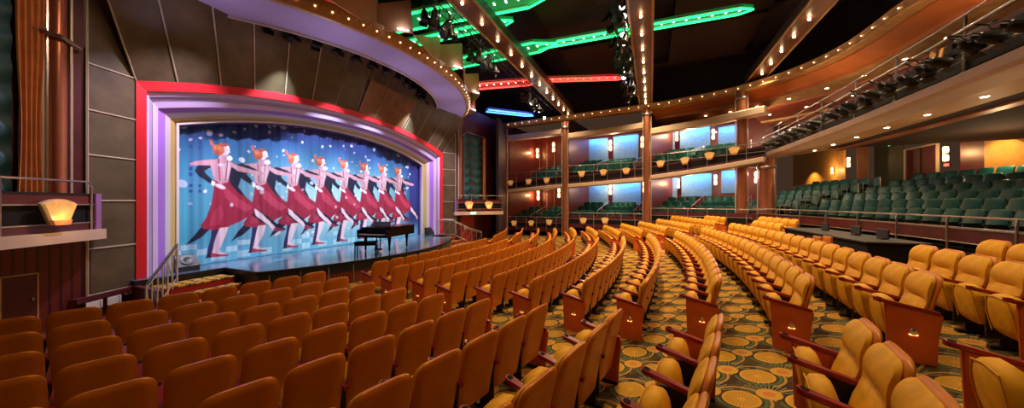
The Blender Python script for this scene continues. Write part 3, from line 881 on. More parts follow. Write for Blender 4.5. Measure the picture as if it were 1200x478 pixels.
m = MB(); m.sweep(arc(38.75, 20, -22, 0), [(0, .9), (0, 1.6), (-.1, 1.6), (-.1, .9)]); struct(m.build('baseboard_terrace', blackmat), 'dark recessed terrace front')

# back wall of the terrace
WX = 46.0
def wallbox(y0, y1, z0, z1, mt, name, th=.15, x=WX, extra=None):
    m = MB(); m.box(x, x+th, min(y0, y1), max(y0, y1), z0, z1); return m
m = MB(); m.box(WX, WX+.2, -14, 13, 0, 9); struct(m.build('wall_back', maroon), 'dark maroon back wall')
def wall_at(x): # point on back wall seen at photo column x
    r = ray(x); d = (WX-CAM.x)/r.x; return CAM.y+r.y*d, d
def zz(y, d): return CAM.z+(HOR-y)/FOC*d
# coloured wall sections
def section(x0, x1, ytop, ybot, mt, nm, depth=.06, lab=''):
    a, da = wall_at(x0); b2, db = wall_at(x1); m = MB()
    m.box(WX-depth, WX-.001, min(a, b2), max(a, b2), zz(ybot, (da+db)/2), zz(ytop, (da+db)/2)); return struct(m.build(nm, mt), lab)
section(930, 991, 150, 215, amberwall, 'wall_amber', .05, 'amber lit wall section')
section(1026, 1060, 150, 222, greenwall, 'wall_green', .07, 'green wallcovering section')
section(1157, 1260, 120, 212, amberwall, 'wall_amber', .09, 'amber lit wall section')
a, da = wall_at(1063); b2, db = wall_at(1100); zt, zb = zz(173, (da+db)/2), zz(222, (da+db)/2)
t = empty('doorway', 'dark double door with pale frame in the rear wall', 'door', (WX-.1, (a+b2)/2, 0))
def rel(mb, name, mt, par, auto=None):
    o = mb.build(name, mt, par, auto=auto); o.matrix_parent_inverse = Matrix.Translation(-par.location); return o
m = MB(); m.box(WX-.06, WX-.02, b2, a, zb, zt); m.box(WX-.07, WX-.05, (a+b2)/2-.01, (a+b2)/2+.01, zb, zt, 1); rel(m, 'door_leaf', [maroon, blackmat], t)
m = MB(); m.box(WX-.12, WX-.01, b2-.08, b2, zb, zt+.08); m.box(WX-.12, WX-.01, a, a+.08, zb, zt+.08); m.box(WX-.12, WX-.01, b2, a, zt, zt+.08); rel(m, 'door_frame', seamp, t)
for x, y in ((1115, 175), (1115, 186), (998.5, 187), (978, 197)):
    pass
def wsconce(x, y, lab, sc=1.0):
    a, d = wall_at(x); z = zz(y, d)
    s = sconce((WX-.2, a, z), rad(-90), lab, sc); light('POINT', 'sconce_light', (WX-.7, a, z), 70, (1, .52, .2), .12); return s
wsconce(1115, 180, 'tall two-part sconce beside the dark double door')
wsconce(998.5, 190, 'tall two-part sconce left of the amber drapes')
wsconce(979, 200, 'small sconce on the amber wall left of the drapes', .7)
a, da = wall_at(1010); b2, db = wall_at(1024)
def drape_mesh(w, h, n=8, amp=.05, seg=6):
    m = MB(); vs = []; fs = []; N = n*6+1
    for j in range(seg+1):
        z = h*j/seg
        for i in range(N):
            s = i/(N-1); vs.append((s*w, amp*math.sin(s*n*2*PI)+.01*math.sin(z*3), z))
    for j in range(seg):
        for i in range(N-1): q = j*N+i; fs.append((q, q+1, q+N+1, q+N))
    o = len(vs); vs += [(x, y+.03, z) for x, y, z in vs]; fs += [tuple(o+k for k in f) for f in fs]
    fs += [(i, i+1, o+i+1, o+i) for i in range(N-1)]
    m.add(vs, fs); return m
o = drape_mesh(abs(a-b2), zz(160, da)-zz(220, da), 7).build('drapes', drape, smooth=True); o.location = (WX-.25, min(a, b2), zz(220, da)); o.rotation_euler.z = PI/2
tag(o, 'amber pleated drapes hanging at the rear wall beside the green section', 'curtain')
# amber wash lights
a, d = wall_at(1180); light('SPOT', 'wash_spot', (WX-1.2, a, 5.6), 180, (1, .58, .16), .1, (0, rad(-25), 0), 120)
a, d = wall_at(1235); light('SPOT', 'wash_spot', (WX-1.2, a, 5.6), 180, (1, .58, .16), .1, (0, rad(-25), 0), 120)
a, d = wall_at(955); light('SPOT', 'wash_spot', (WX-1.2, a, 5.6), 220, (1, .58, .16), .1, (0, rad(-25), 0), 120)
for x, lab in ((1152, 'left'), (1174, 'middle'), (1197, 'right')):
    q = atd(x, {1152: 151, 1174: 147.5, 1197: 143.5}[x], 12.0); tt = empty('track_light', f"{lab} track spotlight on the beam under the rear balcony", 'ceiling light', q, 0, 'track spotlights')
    m = MB(); m.lathe([(.03, .10), (.06, .06), (.07, -.06)], 12); m.build('housing', blackm, tt, auto=40); m = MB(); m.lathe([(.06, -.065), (.06, -.06)], 12); m.build('lens', bulbs, tt)
    m = MB(); m.tube([(0, 0, .1), (0, 0, .35)], .015, 6); m.build('stem', blackm, tt)
# exit signs
def sign(loc, rz, txt, matl, label, sc=.16, w=.5, h=.2):
    t = empty('exit_sign', label, 'sign', loc, rz)
    m = MB(); m.box(-w/2, w/2, 0, .06, -h/2, h/2, 0, .008); m.build('housing', whitep if matl is exitg else maroon, t)
    m = MB(); m.box(-w/2+.015, w/2-.015, -.012, .0, -h/2+.015, h/2-.015); m.build('panel', matl, t)
    cu = bpy.data.curves.new('lettering', 'FONT'); cu.body = txt; cu.size = sc; cu.align_x = 'CENTER'; cu.align_y = 'CENTER'; cu.extrude = .003
    tmp = bpy.data.objects.new('lettering', cu); C.objects.link(tmp); bpy.context.view_layer.update(); me = bpy.data.meshes.new_from_object(tmp.evaluated_get(bpy.context.evaluated_depsgraph_get())); bpy.data.objects.remove(tmp)
    o = bpy.data.objects.new('lettering', me); C.objects.link(o); o.parent = t; o.location = (0, -.018, 0); o.rotation_euler.x = PI/2; me.materials.clear(); me.materials.append(whiteled if matl is exitg else whitep)
    return t
a, d = wall_at(1050); sign((WX-.2, a, zz(168, d)), rad(-90), 'EXIT', exitg, 'small green exit sign above the green rear wall section', .18, .62, .24)
a, d = wall_at(1116); sign((WX-.2, a, zz(193, d)), rad(-90), 'EXIT', exitr, 'small red lit sign under the sconce beside the double door', .10, .34, .16)

# stair rails in the terrace
def stair_rail(p, q, z0, z1, label, h=.8):
    t = empty('stair_handrail', label, 'handrail', (p[0], p[1], z0), 0, 'stair handrails between the green seats')
    P = Vector((0, 0, 0)); Q = Vector((q[0]-p[0], q[1]-p[1], z1-z0))
    m = MB(); m.tube([P, P+Vector((0, 0, h)), Q+Vector((0, 0, h)), Q], .022, 6); m.build('frame', steel, t)
    for f in (.33, .66):
        m = MB(); a = P.lerp(Q, f); m.tube([a+Vector((0, 0, 0)), a+Vector((0, 0, h))], .012, 6); m.build('baluster', steel, t)
    m = MB(); m.tube([P+Vector((0, 0, h*.5)), Q+Vector((0, 0, h*.5))], .012, 6); m.build('midrail', steel, t)
for j in range(5):
    a = 13.75 if j % 2 == 0 else 15.2
    p = pol(39.2+.9*j, rad(14.5)); q = pol(39.2+.9*j+.75, rad(14.55))
    stair_rail(p, q, terr_z(j), terr_z(j)+.25, f"{ORD[j]} steel handrail from the bottom on the terrace stairs", .95)
for bi, (x0, x1, r1, sl, r2, rf) in enumerate(bays):
    for lev, za in ((0, r1-.80), (1, r2-.85)):
        for q, xx in enumerate((lerp(x0, x1, .35), lerp(x0, x1, .8))):
            p = fr(xx, 0, .5); q2 = fr(xx+1, 0, 3.4)
            stair_rail(p, q2, za, za+.7, f"{'left' if q == 0 else 'right'} steel handrail among green seats, {'upper' if lev else 'lower'} tier, {names[bi]} bay", .95)

# ---------------------------------------------------- place green seats
gv = []; colp = atd(898, 237, 17.0)
for g in greens:
    p = g[0]; d = Vector((p.x-CAM.x, p.y-CAM.y)).dot(FWD)
    if d < 1: continue
    x, y, d = proj(p+Vector((0, 0, .8)))
    if x > 1650 or x < -60 or (p-colp).xy.length < .75: continue
    gv.append((d, g))
gv.sort(key=lambda t: t[0]); print('green seats', len(gv))
gp = None
for d, (p, rz, lab, grp) in gv[:300]:
    if gp is None:
        gp = empty('balcony_chair')
        for k in ('backrest', 'seat_cushion', 'armrest'): part(k, GM[k], gp)
        o = gp
    else: o = copy_tree(gp)
    o.location = p; o.rotation_euler.z = rz; tag(o, lab, 'theatre seat', grp)
if len(gv) > 300:
    mass('distant_balcony_seats', [(g[0], g[1]) for d, g in gv[300:]], [GM['backrest'], GM['seat_cushion'], GM['armrest']], 'mass of tiny green seats in the farthest bay', 'theatre seats')

# ------------------------------------------------------------------ stage
def stage():
    t = empty('stage', 'round-fronted stage with glossy blue deck and red boarded front', 'stage', (19, 0, 0))
    ZS = .73; cx, R = 14.35, 9.05
    amax = math.asin(4.75/R)
    edge = [(cx+R*math.cos(a), R*math.sin(a)) for a in np.linspace(-amax, amax, 41)]
    outline = [(20.45, -4.75)]+edge+[(20.45, 4.75), (20.45, 6.6), (17.5, 6.6), (17.5, -6.6), (20.45, -6.6)]
    m = MB(); m.prism(outline, .06, 0, Matrix.Translation((0, 0, ZS-.06))); rel(m, 'deck', deck, t)
    # fascia: dark band over red boards
    ep = [Vector((x, y, 0)) for x, y in [(20.45, -6.6), (20.45, -4.75)]+edge+[(20.45, 4.75), (20.45, 6.6)]]
    m = MB(); m.sweep(ep, [(.05, ZS-.10), (.05, ZS-.005), (-.1, ZS-.005), (-.1, ZS-.10)]); rel(m, 'nosing', blackm, t)
    m = MB(); m.sweep(ep, [(-.02, ZS-.33), (-.02, ZS-.10), (-.1, ZS-.10), (-.1, ZS-.33)]); rel(m, 'dark_band', mat('navy_band', (.02, .03, .045), .35), t)
    m = MB(); m.sweep(ep, [(-.05, 0), (-.05, ZS-.33), (-.14, ZS-.33), (-.14, 0)]); rel(m, 'red_boarding', apronred, t)
    for i in range(1, 40, 3):
        x, y = edge[i]; a = math.atan2(y, x-cx); q = MB(); q.box(-.012, .012, -.008, .008, .02, ZS-.10, 0, 0, Matrix.Translation((cx+(R-.01)*math.cos(a), (R-.01)*math.sin(a), 0)) @ Matrix.Rotation(a, 4, 'Z')); rel(q, 'brass_strip', seamp, t)
stage()
def stage_steps(sg, label):
    t = empty('stage_steps', label, 'steps', (21, sg*5.6, 0))
    y0, y1 = sorted((sg*4.85, sg*6.55))
    for i in range(3):
        x1 = 20.75+.36*(i+1); z = .73-.18*(i+1)
        m = MB()
        pts = []
        n = 10
        def xe(s): return x1+.10*math.sin(s*PI)
        path = [Vector((xe(k/n), y0+(y1-y0)*k/n, 0)) for k in range(n+1)]
        for k in range(n):
            a, b2 = path[k], path[k+1]
            m.add([(20.5, a.y, 0), (a.x, a.y, 0), (b2.x, b2.y, 0), (20.5, b2.y, 0), (20.5, a.y, z), (a.x, a.y, z), (b2.x, b2.y, z), (20.5, b2.y, z)], [(4, 5, 6, 7), (1, 2, 6, 5), (0, 1, 5, 4), (2, 3, 7, 6)])
        m.m = [1 if k % 4 == 1 else 0 for k in range(len(m.m))]
        rel(m, 'step', [carpet_small, redfabric], t)
        q = MB(); pp = [Vector((p.x, p.y, z)) for p in path]; pp = pp if sg > 0 else pp
        q.tube(pp, .035, 6); rel(q, 'nosing', carpet_small, t)
    return t
stage_steps(-1, 'curved red carpeted steps at the near corner of the stage')
stage_steps(1, 'curved carpeted steps at the far corner of the stage')
def stage_rail(pts, label, posts=7, black=True):
    """pts: list of (x,y,base z); sloping balustrade with pickets"""
    t = empty('stage_balustrade', label, 'railing', pts[0])
    P = [Vector(p)-Vector(pts[0]) for p in pts]
    m = MB(); m.tube([p+Vector((0, 0, .92)) for p in P], .024, 8); m.build('handrail', blackm if black else steel, t, auto=60)
    m = MB(); m.tube([p+Vector((0, 0, .12)) for p in P], .014, 6); m.tube([p+Vector((0, 0, .84)) for p in P], .012, 6); m.build('bottom_rail', steel, t)
    L = [(b-a).length for a, b in zip(P, P[1:])]; tot = sum(L)
    for i in range(posts):
        s = tot*i/(posts-1)
        for a, b2, l in zip(P, P[1:], L):
            if s <= l+1e-6: p = a+(b2-a)*(s/l); break
            s -= l
        m = MB(); m.tube([p, p+Vector((0, 0, .92))], .013 if 0 < i < posts-1 else .02, 6); m.build('picket', whitep if black else steel, t)
        if i < posts-1:
            q = MB(); d = (P[-1]-P[0])/(posts-1); q.tube([p+Vector((0, 0, .14)), p+d+Vector((0, 0, .82))], .008, 5); q.build('cross_brace', steel, t)
    return t
stage_rail([(21.6, -6.25, .73), (22.3, -7.0, .0)], 'white picket stage stair rail with black handrail, near side', 7)
stage_rail([(20.9, 5.1, .73), (21.8, 5.3, .73), (22.5, 5.9, .25), (22.9, 6.6, .0)], 'pale zigzag stage stair rail at the far side of the stage', 9, False)
# dark platform carrying the top of the near rail
m = MB(); m.box(20.4, 21.7, -6.62, -6.5, 0, .62); struct(m.build('baseboard_stage', maroon), 'dark maroon plinth beside the steps')

# ------------------------------------------------------------------ proscenium
def arch(hw, zc, rise, n=28, z0=.0):
    """half width, corner height, rise of the crown; returns (y,z) from near foot to far foot"""
    P = [(-hw, z0), (-hw, zc)]
    for i in range(1, n): s = -1+2*i/n; P.append((s*hw, zc+rise*(1-abs(s)**2.2)))
    return P+[(hw, zc), (hw, z0)]
def arch_ring(o, i, xo, xi, xb):
    """solid between outer arch o at x=xo face and inner arch i at xi"""
    n = len(o); vs = []
    for (y, z) in o: vs.append((xo, y, z))
    for (y, z) in i: vs.append((xi, y, z))
    for (y, z) in i: vs.append((xb, y, z))
    for (y, z) in o: vs.append((xb, y, z))
    fs = []
    for k in range(n-1):
        for r in range(4): a = r*n+k; b2 = ((r+1) % 4)*n+k; fs.append((a, a+1, b2+1, b2))
    return vs, fs
t = empty('proscenium_arch', 'stepped red, lilac and gold proscenium arch framing the painted curtain', 'proscenium', (20, 0, 0))
layers = [ # outer (half width, corner height, rise), inner, front x outer, front x inner, back x
    ((6.50, 5.70, .92), (6.30, 5.50, .90), 20.25, 20.22, 19.9, redpaint),
    ((6.30, 5.50, .90), (6.22, 5.40, .90), 20.16, 20.10, 19.8, lav1),
    ((6.22, 5.40, .90), (6.12, 5.30, .89), 20.08, 19.98, 19.8, lavender),
    ((6.12, 5.30, .89), (6.00, 5.18, .88), 20.00, 19.94, 19.7, lav1),
    ((6.00, 5.18, .88), (5.80, 5.10, .87), 19.90, 19.78, 19.6, lav2),
    ((5.80, 5.10, .87), (5.65, 5.02, .86), 19.78, 19.66, 19.5, greyf),
    ((5.65, 5.02, .86), (5.48, 4.94, .84), 19.66, 19.50, 19.4, goldf),
    ((5.48, 4.94, .84), (5.42, 4.89, .84), 19.54, 19.54, 19.35, whitep),
]
nms = ['red_band', 'lilac_band', 'lavender_band', 'lilac_band', 'violet_band', 'grey_band', 'gold_band', 'white_edge']
for (o, i, a, b2, c, mt), nm in zip(layers, nms):
    m = MB(); m.add(*arch_ring(arch(*o, z0=.0), arch(*i, z0=.0), a, b2, c)); rel(m, nm, mt, t)
m = MB(); m.add(*arch_ring(arch(5.42, 4.89, .84, z0=.73), arch(5.38, 4.86, .83, z0=.73), 19.4, 19.36, 18.0)); rel(m, 'inner_return', blueedge, t)

# ------------------------------------------------------------------ painted show curtain
def mural():
    Y0, Y1, Z0, Z1 = -5.9, 5.9, .74, 6.1
    W, H = 620, 290
    ys = np.linspace(Y0, Y1, W); zs = np.linspace(Z0, Z1, H); YY, ZZ = np.meshgrid(ys, zs)
    rng = np.random.RandomState(3)
    def sm(a, b, x): t = np.clip((x-a)/(b-a), 0, 1); return t*t*(3-2*t)
    img = np.zeros((H, W, 3))
    teal = np.array([.010, .20, .36]); deep = np.array([.012, .030, .19]); pale = np.array([.48, .76, .86]); purp = np.array([.06, .025, .13])
    img[:] = teal
    f = sm(-5.5, -4.2, YY)[..., None]; img = img*(1-.25*f)+np.array([.02, .16, .42])*.25*f
    g = np.exp(-((YY-.2)/3.6)**2-((ZZ-2.4)/1.5)**2)[..., None]; img = img*(1-g)+pale*g
    g = np.exp(-((YY+4.9)/.9)**2-((ZZ-2.0)/1.3)**2)[..., None]; img = img*(1-g*.6)+np.array([.06, .50, .66])*g*.6
    f = (sm(3.5, 5.5, ZZ+.12*np.sin(YY*1.3)))[..., None]; img = img*(1-f)+deep*f
    f = (sm(5.1, 5.9, ZZ-.10*(YY+5)*.4))[..., None]; img = img*(1-f)+purp*f
    f = (sm(3.9, 4.8, YY))[..., None]; img = img*(1-f)+deep*f
    f = (sm(1.7, .8, ZZ))[..., None]; img = img*(1-f*.8)+np.array([.16, .52, .74])*f*.8
    # tiled dance floor
    for r, (za, zb) in enumerate(((.80, 1.02), (1.02, 1.22), (1.22, 1.38))):
        idx = np.floor((YY+6+.0)/.36).astype(int)
        msk = (ZZ >= za) & (ZZ < zb) & ((idx+r) % 2 == 0) & (YY < 4.4) & (rng.rand(60)[np.clip(idx, 0, 59)] > .25*r)
        img[msk] = img[msk]*.45+np.array([.62, .85, .92])*.55
    # city-window dots, left and purple shaft
    msk = (np.abs(YY+4.95) < .20) & (ZZ > 1.2); img[msk] = img[msk]*.8+np.array([.05, .06, .30])*.2
    for yy0 in (-5.05, -4.85):
        for zz0 in np.arange(3.0, 5.6, .17):
            if int(zz0*10) % 7 in (5, 6): continue
            msk = (np.abs(YY-yy0) < .035) & (np.abs(ZZ-zz0) < .05); img[msk] = (.01, .08, .28)
    def ell(y, z, a, b, col, al=1., ang=0):
        c, s = math.cos(ang), math.sin(ang); dy, dz = YY-y, ZZ-z
        u = (dy*c+dz*s)/a; v = (-dy*s+dz*c)/b
        m_ = np.clip((1-(u*u+v*v))*4, 0, 1)*al; img[:] = img*(1-m_[..., None])+np.array(col)*m_[..., None]
    for _ in range(120):
        y, z = rng.uniform(-5.4, 4.7), rng.uniform(1.3, 5.8); r = rng.uniform(.02, .085)*(1 if rng.rand() < .8 else 1.6)
        ell(y, z, r*1.2, r, (.62, .66, .86) if rng.rand() < .6 else (.9, .9, .96), rng.uniform(.35, .9), rng.uniform(0, 3))
    def poly(P, col, al=1.):
        P = np.array(P); y0, z0 = P.min(0); y1, z1 = P.max(0)
        i0, i1 = np.searchsorted(ys, [y0, y1]); j0, j1 = np.searchsorted(zs, [z0, z1])
        i0 = max(0, i0-1); j0 = max(0, j0-1); i1 = min(W, i1+1); j1 = min(H, j1+1)
        if i1 <= i0 or j1 <= j0: return
        acc = np.zeros((j1-j0, i1-i0)); dy, dz = (ys[1]-ys[0]), (zs[1]-zs[0])
        for oy in (-.33, 0, .33):
            for oz in (-.33, 0, .33):
                A, B = YY[j0:j1, i0:i1]+oy*dy, ZZ[j0:j1, i0:i1]+oz*dz
                ins = np.zeros(A.shape, bool); n = len(P)
                for k in range(n):
                    (xa, ya), (xb, yb) = P[k], P[(k+1) % n]
                    if ya == yb: continue
                    c = ((ya > B) != (yb > B)) & (A < (xb-xa)*(B-ya)/(yb-ya)+xa); ins ^= c
                acc += ins
        a_ = (acc/9*al)[..., None]; img[j0:j1, i0:i1] = img[j0:j1, i0:i1]*(1-a_)+np.array(col)*a_
    navy = (.004, .004, .030); navy2 = (.02, .015, .10); skin = (.58, .30, .38); skin2 = (.84, .64, .74); redd = (.33, .012, .050); redl = (.56, .05, .12); hair = (.42, .075, .04); whi = (.85, .86, .95)
    heads = [-4.33+1.145*i for i in range(8)]
    for hi, hy in reversed(list(enumerate(heads))):
        def T(L): return [(hy+(x-175)/122., 4.37-(y-70)/108.7) for x, y in L]
        def S(x, y): return hy+(x-175)/122., 4.37-(y-70)/108.7
        # partner in tails behind
        poly(T([(198, 104), (236, 118), (250, 150), (238, 200), (262, 236), (330, 300), (402, 352), (425, 366), (410, 374), (380, 370), (318, 330), (270, 290), (215, 240), (200, 160)]), navy)
        poly(T([(225, 120), (262, 140), (300, 138), (338, 148), (300, 128), (250, 112)]), navy)
        poly(T([(158, 205), (148, 260), (128, 322), (98, 362), (72, 398), (112, 376), (140, 352), (182, 300)]), navy)
        poly(T([(150, 340), (178, 340), (168, 385), (156, 415), (150, 440), (133, 446), (136, 418), (146, 380)]), navy2)
        poly(T([(128, 446), (170, 446), (152, 432), (140, 430)]), navy)
        # dress
        poly(T([(158, 176), (176, 188), (200, 172), (214, 196), (240, 222), (272, 246), (300, 262), (314, 284), (282, 304), (236, 330), (196, 346), (158, 352), (122, 346), (112, 334), (136, 300), (150, 256), (156, 214)]), redd)
        poly(T([(182, 200), (206, 214), (250, 250), (290, 276), (262, 292), (214, 262), (190, 240)]), redl, .75)
        poly(T([(150, 300), (176, 262), (186, 300), (170, 336), (140, 338)]), redl, .45)
        # legs
        poly(T([(172, 346), (200, 344), (190, 378), (180, 402), (172, 420), (176, 430), (196, 440), (178, 444), (148, 438), (154, 420), (158, 398), (164, 372)]), skin2)
        poly(T([(146, 440), (150, 430), (172, 438), (204, 442), (200, 448), (166, 446), (150, 446)]), (.45, .03, .08))
        poly(T([(296, 280), (314, 290), (344, 322), (372, 346), (384, 362), (376, 370), (340, 340), (300, 304)]), skin2)
        poly(T([(372, 362), (384, 356), (408, 364), (420, 370), (398, 372), (378, 374)]), (.30, .02, .09))
        # partner's bent arm with white glove
        poly(T([(148, 112), (122, 120), (104, 136), (97, 152), (112, 172), (148, 194), (158, 184), (132, 160), (124, 150), (150, 134)]), navy)
        poly(T([(150, 180), (162, 186), (158, 200), (146, 194)]), whi)
        ell(*S(176, 200), .15, .07, (.80, .72, .86), 1, -.5)
        # back and arms
        poly(T([(150, 110), (178, 100), (206, 106), (212, 128), (204, 160), (198, 184), (176, 192), (160, 178), (150, 150), (142, 124)]), skin)
        poly(T([(180, 120), (204, 112), (208, 134), (198, 172), (186, 176)]), skin2, .5)
        poly(T([(150, 108), (128, 112), (104, 118), (84, 126), (86, 134), (108, 132), (134, 130), (154, 128)]), skin)
        poly(T([(204, 108), (240, 122), (280, 132), (322, 136), (338, 144), (322, 152), (282, 148), (240, 142), (208, 126)]), skin)
        poly(T([(168, 104), (172, 104), (176, 180), (173, 182)]), (.18, .02, .05)); poly(T([(196, 106), (199, 108), (192, 176), (189, 178)]), (.18, .02, .05))
        # neck and heads
        poly(T([(174, 84), (192, 84), (196, 104), (172, 104)]), skin)
        ell(*S(205, 98), .10, .09, whi, .9)
        ell(*S(190, 74), .105, .155, skin2); ell(*S(197, 66), .07, .12, skin2)
        ell(*S(170, 72), .16, .19, hair); ell(*S(166, 64), .10, .09, (.66, .20, .08), .6); ell(*S(150, 54), .06, .07, (.55, .10, .05)); ell(*S(186, 52), .11, .06, hair)
        for q in range(5): poly(T([(158+q*6, 60+q*2), (164+q*6, 58), (160+q*7, 84)]), (.78, .26, .12), .5)
        ell(*S(203, 80), .025, .02, (.55, .03, .06)); ell(*S(197, 70), .022, .014, (.12, .03, .08)); poly(T([(203, 70), (209, 76), (203, 78)]), skin2)
        for q in range(3): poly(T([(146, 52), (138+q*6, 40-q*3), (152, 50)]), (.5, .12, .1))
    # drifting snow in front
    for _ in range(60):
        y, z = rng.uniform(-5.3, 4.4), rng.uniform(1.4, 5.4); r = rng.uniform(.02, .06)
        ell(y, z, r*1.3, r, (.80, .70, .88), rng.uniform(.4, .8), rng.uniform(0, 3))
    img = np.clip(img, 0, 1)
    X = 19.28+.030*np.sin(YY*2*PI/.62+.4*np.sin(ZZ*1.2))+.012*np.sin(YY*2*PI/.21)
    V = np.stack([X, YY, ZZ], -1).reshape(-1, 3)
    me = bpy.data.meshes.new('show_curtain')
    q = (np.arange(H-1)[:, None]*W+np.arange(W-1)[None]).reshape(-1)
    F = np.stack([q, q+1, q+W+1, q+W], 1)
    me.vertices.add(len(V)); me.vertices.foreach_set('co', V.reshape(-1).astype(np.float32))
    me.loops.add(F.size); me.loops.foreach_set('vertex_index', F.reshape(-1).astype(np.int32))
    me.polygons.add(len(F)); me.polygons.foreach_set('loop_start', (np.arange(len(F))*4).astype(np.int32)); me.polygons.foreach_set('loop_total', np.full(len(F), 4, np.int32))
    me.update(calc_edges=True); me.validate()
    ca = me.color_attributes.new('paint', 'FLOAT_COLOR', 'POINT'); ca.data.foreach_set('color', np.concatenate([img.reshape(-1, 3), np.ones((H*W, 1))], 1).reshape(-1).astype(np.float32))
    me.polygons.foreach_set('use_smooth', [True]*len(me.polygons))
    m = bpy.data.materials.new('painted_cloth'); m.use_nodes = True; nt = m.node_tree; b = nt.nodes['Principled BSDF']; b.inputs['Roughness'].default_value = .75
    a = nt.nodes.new('ShaderNodeAttribute'); a.attribute_name = 'paint'; nt.links.new(a.outputs['Color'], b.inputs['Base Color'])
    me.materials.append(m)
    o = bpy.data.objects.new('show_curtain', me); C.objects.link(o)
    tag(o, 'painted stage curtain of dancing couples in red dresses on snowy blue', 'curtain')
mural()
# stage side recesses and masking
for bx_ in ((18.2, 19.3, -6.9, -5.9, .74, 6.6), (18.2, 19.3, 5.9, 6.9, .74, 6.6), (17.35, 17.45, -7, 7, 0, 7)):
    m = MB(); m.box(*bx_); struct(m.build('wall_stage', blackmat), 'dark masking behind the proscenium')

# ------------------------------------------------------------------ olive splay panels around the proscenium
def splay():
    """panels flaring forward around the red arch; pale metal seams"""
    outer = arch(6.50, 5.70, .92, 28, z0=.55)
    t = empty('proscenium_surround', 'flared olive panel surround with pale seams around the proscenium', 'wall panelling', (20, 0, 0))
    # side panels
    for sg in (-1, 1):
        y0, y1 = sg*6.50, sg*7.36; x0, x1 = 20.22, 20.62
        m = MB(); zs = [.58, 1.62, 2.7, 3.72, 4.72, 5.75]
        m.add([(x0, y0, .58), (x1, y1, .58), (x1, y1, 9.2), (x0, y0, 5.70), (x0-.08, y0, .58), (x1-.08, y1, .58), (x1-.08, y1, 9.2), (x0-.08, y0, 5.70)], [(0, 1, 2, 3), (4, 5, 6, 7), (0, 1, 5, 4), (1, 2, 6, 5)])
        rel(m, 'side_panel', olive, t)
        q = MB()
        for z in zs:
            q.tube([(x0+.01, y0, z), (x1+.01, y1, z)], .018, 5)
        q.tube([(x1, y1, .5), (x1, y1, 9.2)], .025, 5)
        rel(q, 'seam', seamp, t)
    # crown panels, flaring up and forward
    n = len(outer)-2; crown = outer[1:-1]; vs = []; fs = []; H = 2.1
    def topp(y, z, s, f=1.0):
        dy = (s)*1.0*f; return (20.22+1.0*f, y+dy*(1.0 if abs(s) > .999 else .85), z+H*f*1.0)
    m = MB(); q = MB()
    for i, (y, z) in enumerate(crown):
        s = y/6.5; vs.append((20.22, y, z)); vs.append((20.22+.95, y+s*.9, z+H+(1-abs(s)**2)*.0))
    for i in range(len(crown)-1): a = 2*i; fs.append((a, a+1, a+3, a+2))
    m.add(vs, fs); m.add([(x-.08, y, z+.03) for x, y, z in vs], fs); rel(m, 'crown_panel', olive, t)
    for yy in [-6.5, -5.72, -4.75, -3.85, -2.9, -1.9, -.9, .1, 1.1, 2.1, 3.1, 4.1, 5.1, 5.9, 6.5]:
        ii = min(range(len(crown)), key=lambda k: abs(crown[k][0]-yy)); zc = float(np.interp(yy, [c[0] for c in crown], [c[1] for c in crown])); s = yy/6.5
        q.tube([(20.235, yy, zc), (20.235+.95, yy+s*.9, zc+H)], .02 if yy in (-5.72, -4.75, -3.85, -2.9, -1.9, -6.5) else .008, 5)
    rel(q, 'seam', seamp, t)
    # proud box of brown panels at the crown, right of centre
    m = MB(); 
    def cz(y): return float(np.interp(y, [c[0] for c in crown], [c[1] for c in crown]))
    ya, yb = .2, 2.9
    P = [(20.27, ya, cz(ya)+.02), (20.27, yb, cz(yb)+.02), (20.95, yb+.30, cz(yb)+1.35), (20.95, ya+.05, cz(ya)+1.35)]
    m.add(P+[(x-.35, y, z) for x, y, z in P], [(0, 1, 2, 3), (4, 5, 6, 7), (0, 1, 5, 4), (1, 2, 6, 5), (2, 3, 7, 6), (3, 0, 4, 7)]); rel(m, 'header_box', mat('brown_stone_panel', (.20, .095, .040), .5, var=.25, vscale=2.5, bump=.2, bscale=14), t)
    q = MB()
    for f in (0, .33, .66, 1):
        a = Vector(P[0]).lerp(Vector(P[1]), f); b2 = Vector(P[3]).lerp(Vector(P[2]), f); q.tube([a+Vector((.01, 0, 0)), b2+Vector((.01, 0, 0))], .008, 5)
    rel(q, 'seam', seamp, t)
splay()
# maroon base under the side panels
for sg, nm in ((-1, 'baseboard_left'), (1, 'baseboard_right')):
    m = MB(); m.obox((20.15, sg*6.45), (20.75, sg*7.6), .12, 0, .58); m.obox((20.3, sg*6.45), (20.9, sg*7.6), .10, .50, .60); struct(m.build(nm, maroon), 'maroon base below the panels')
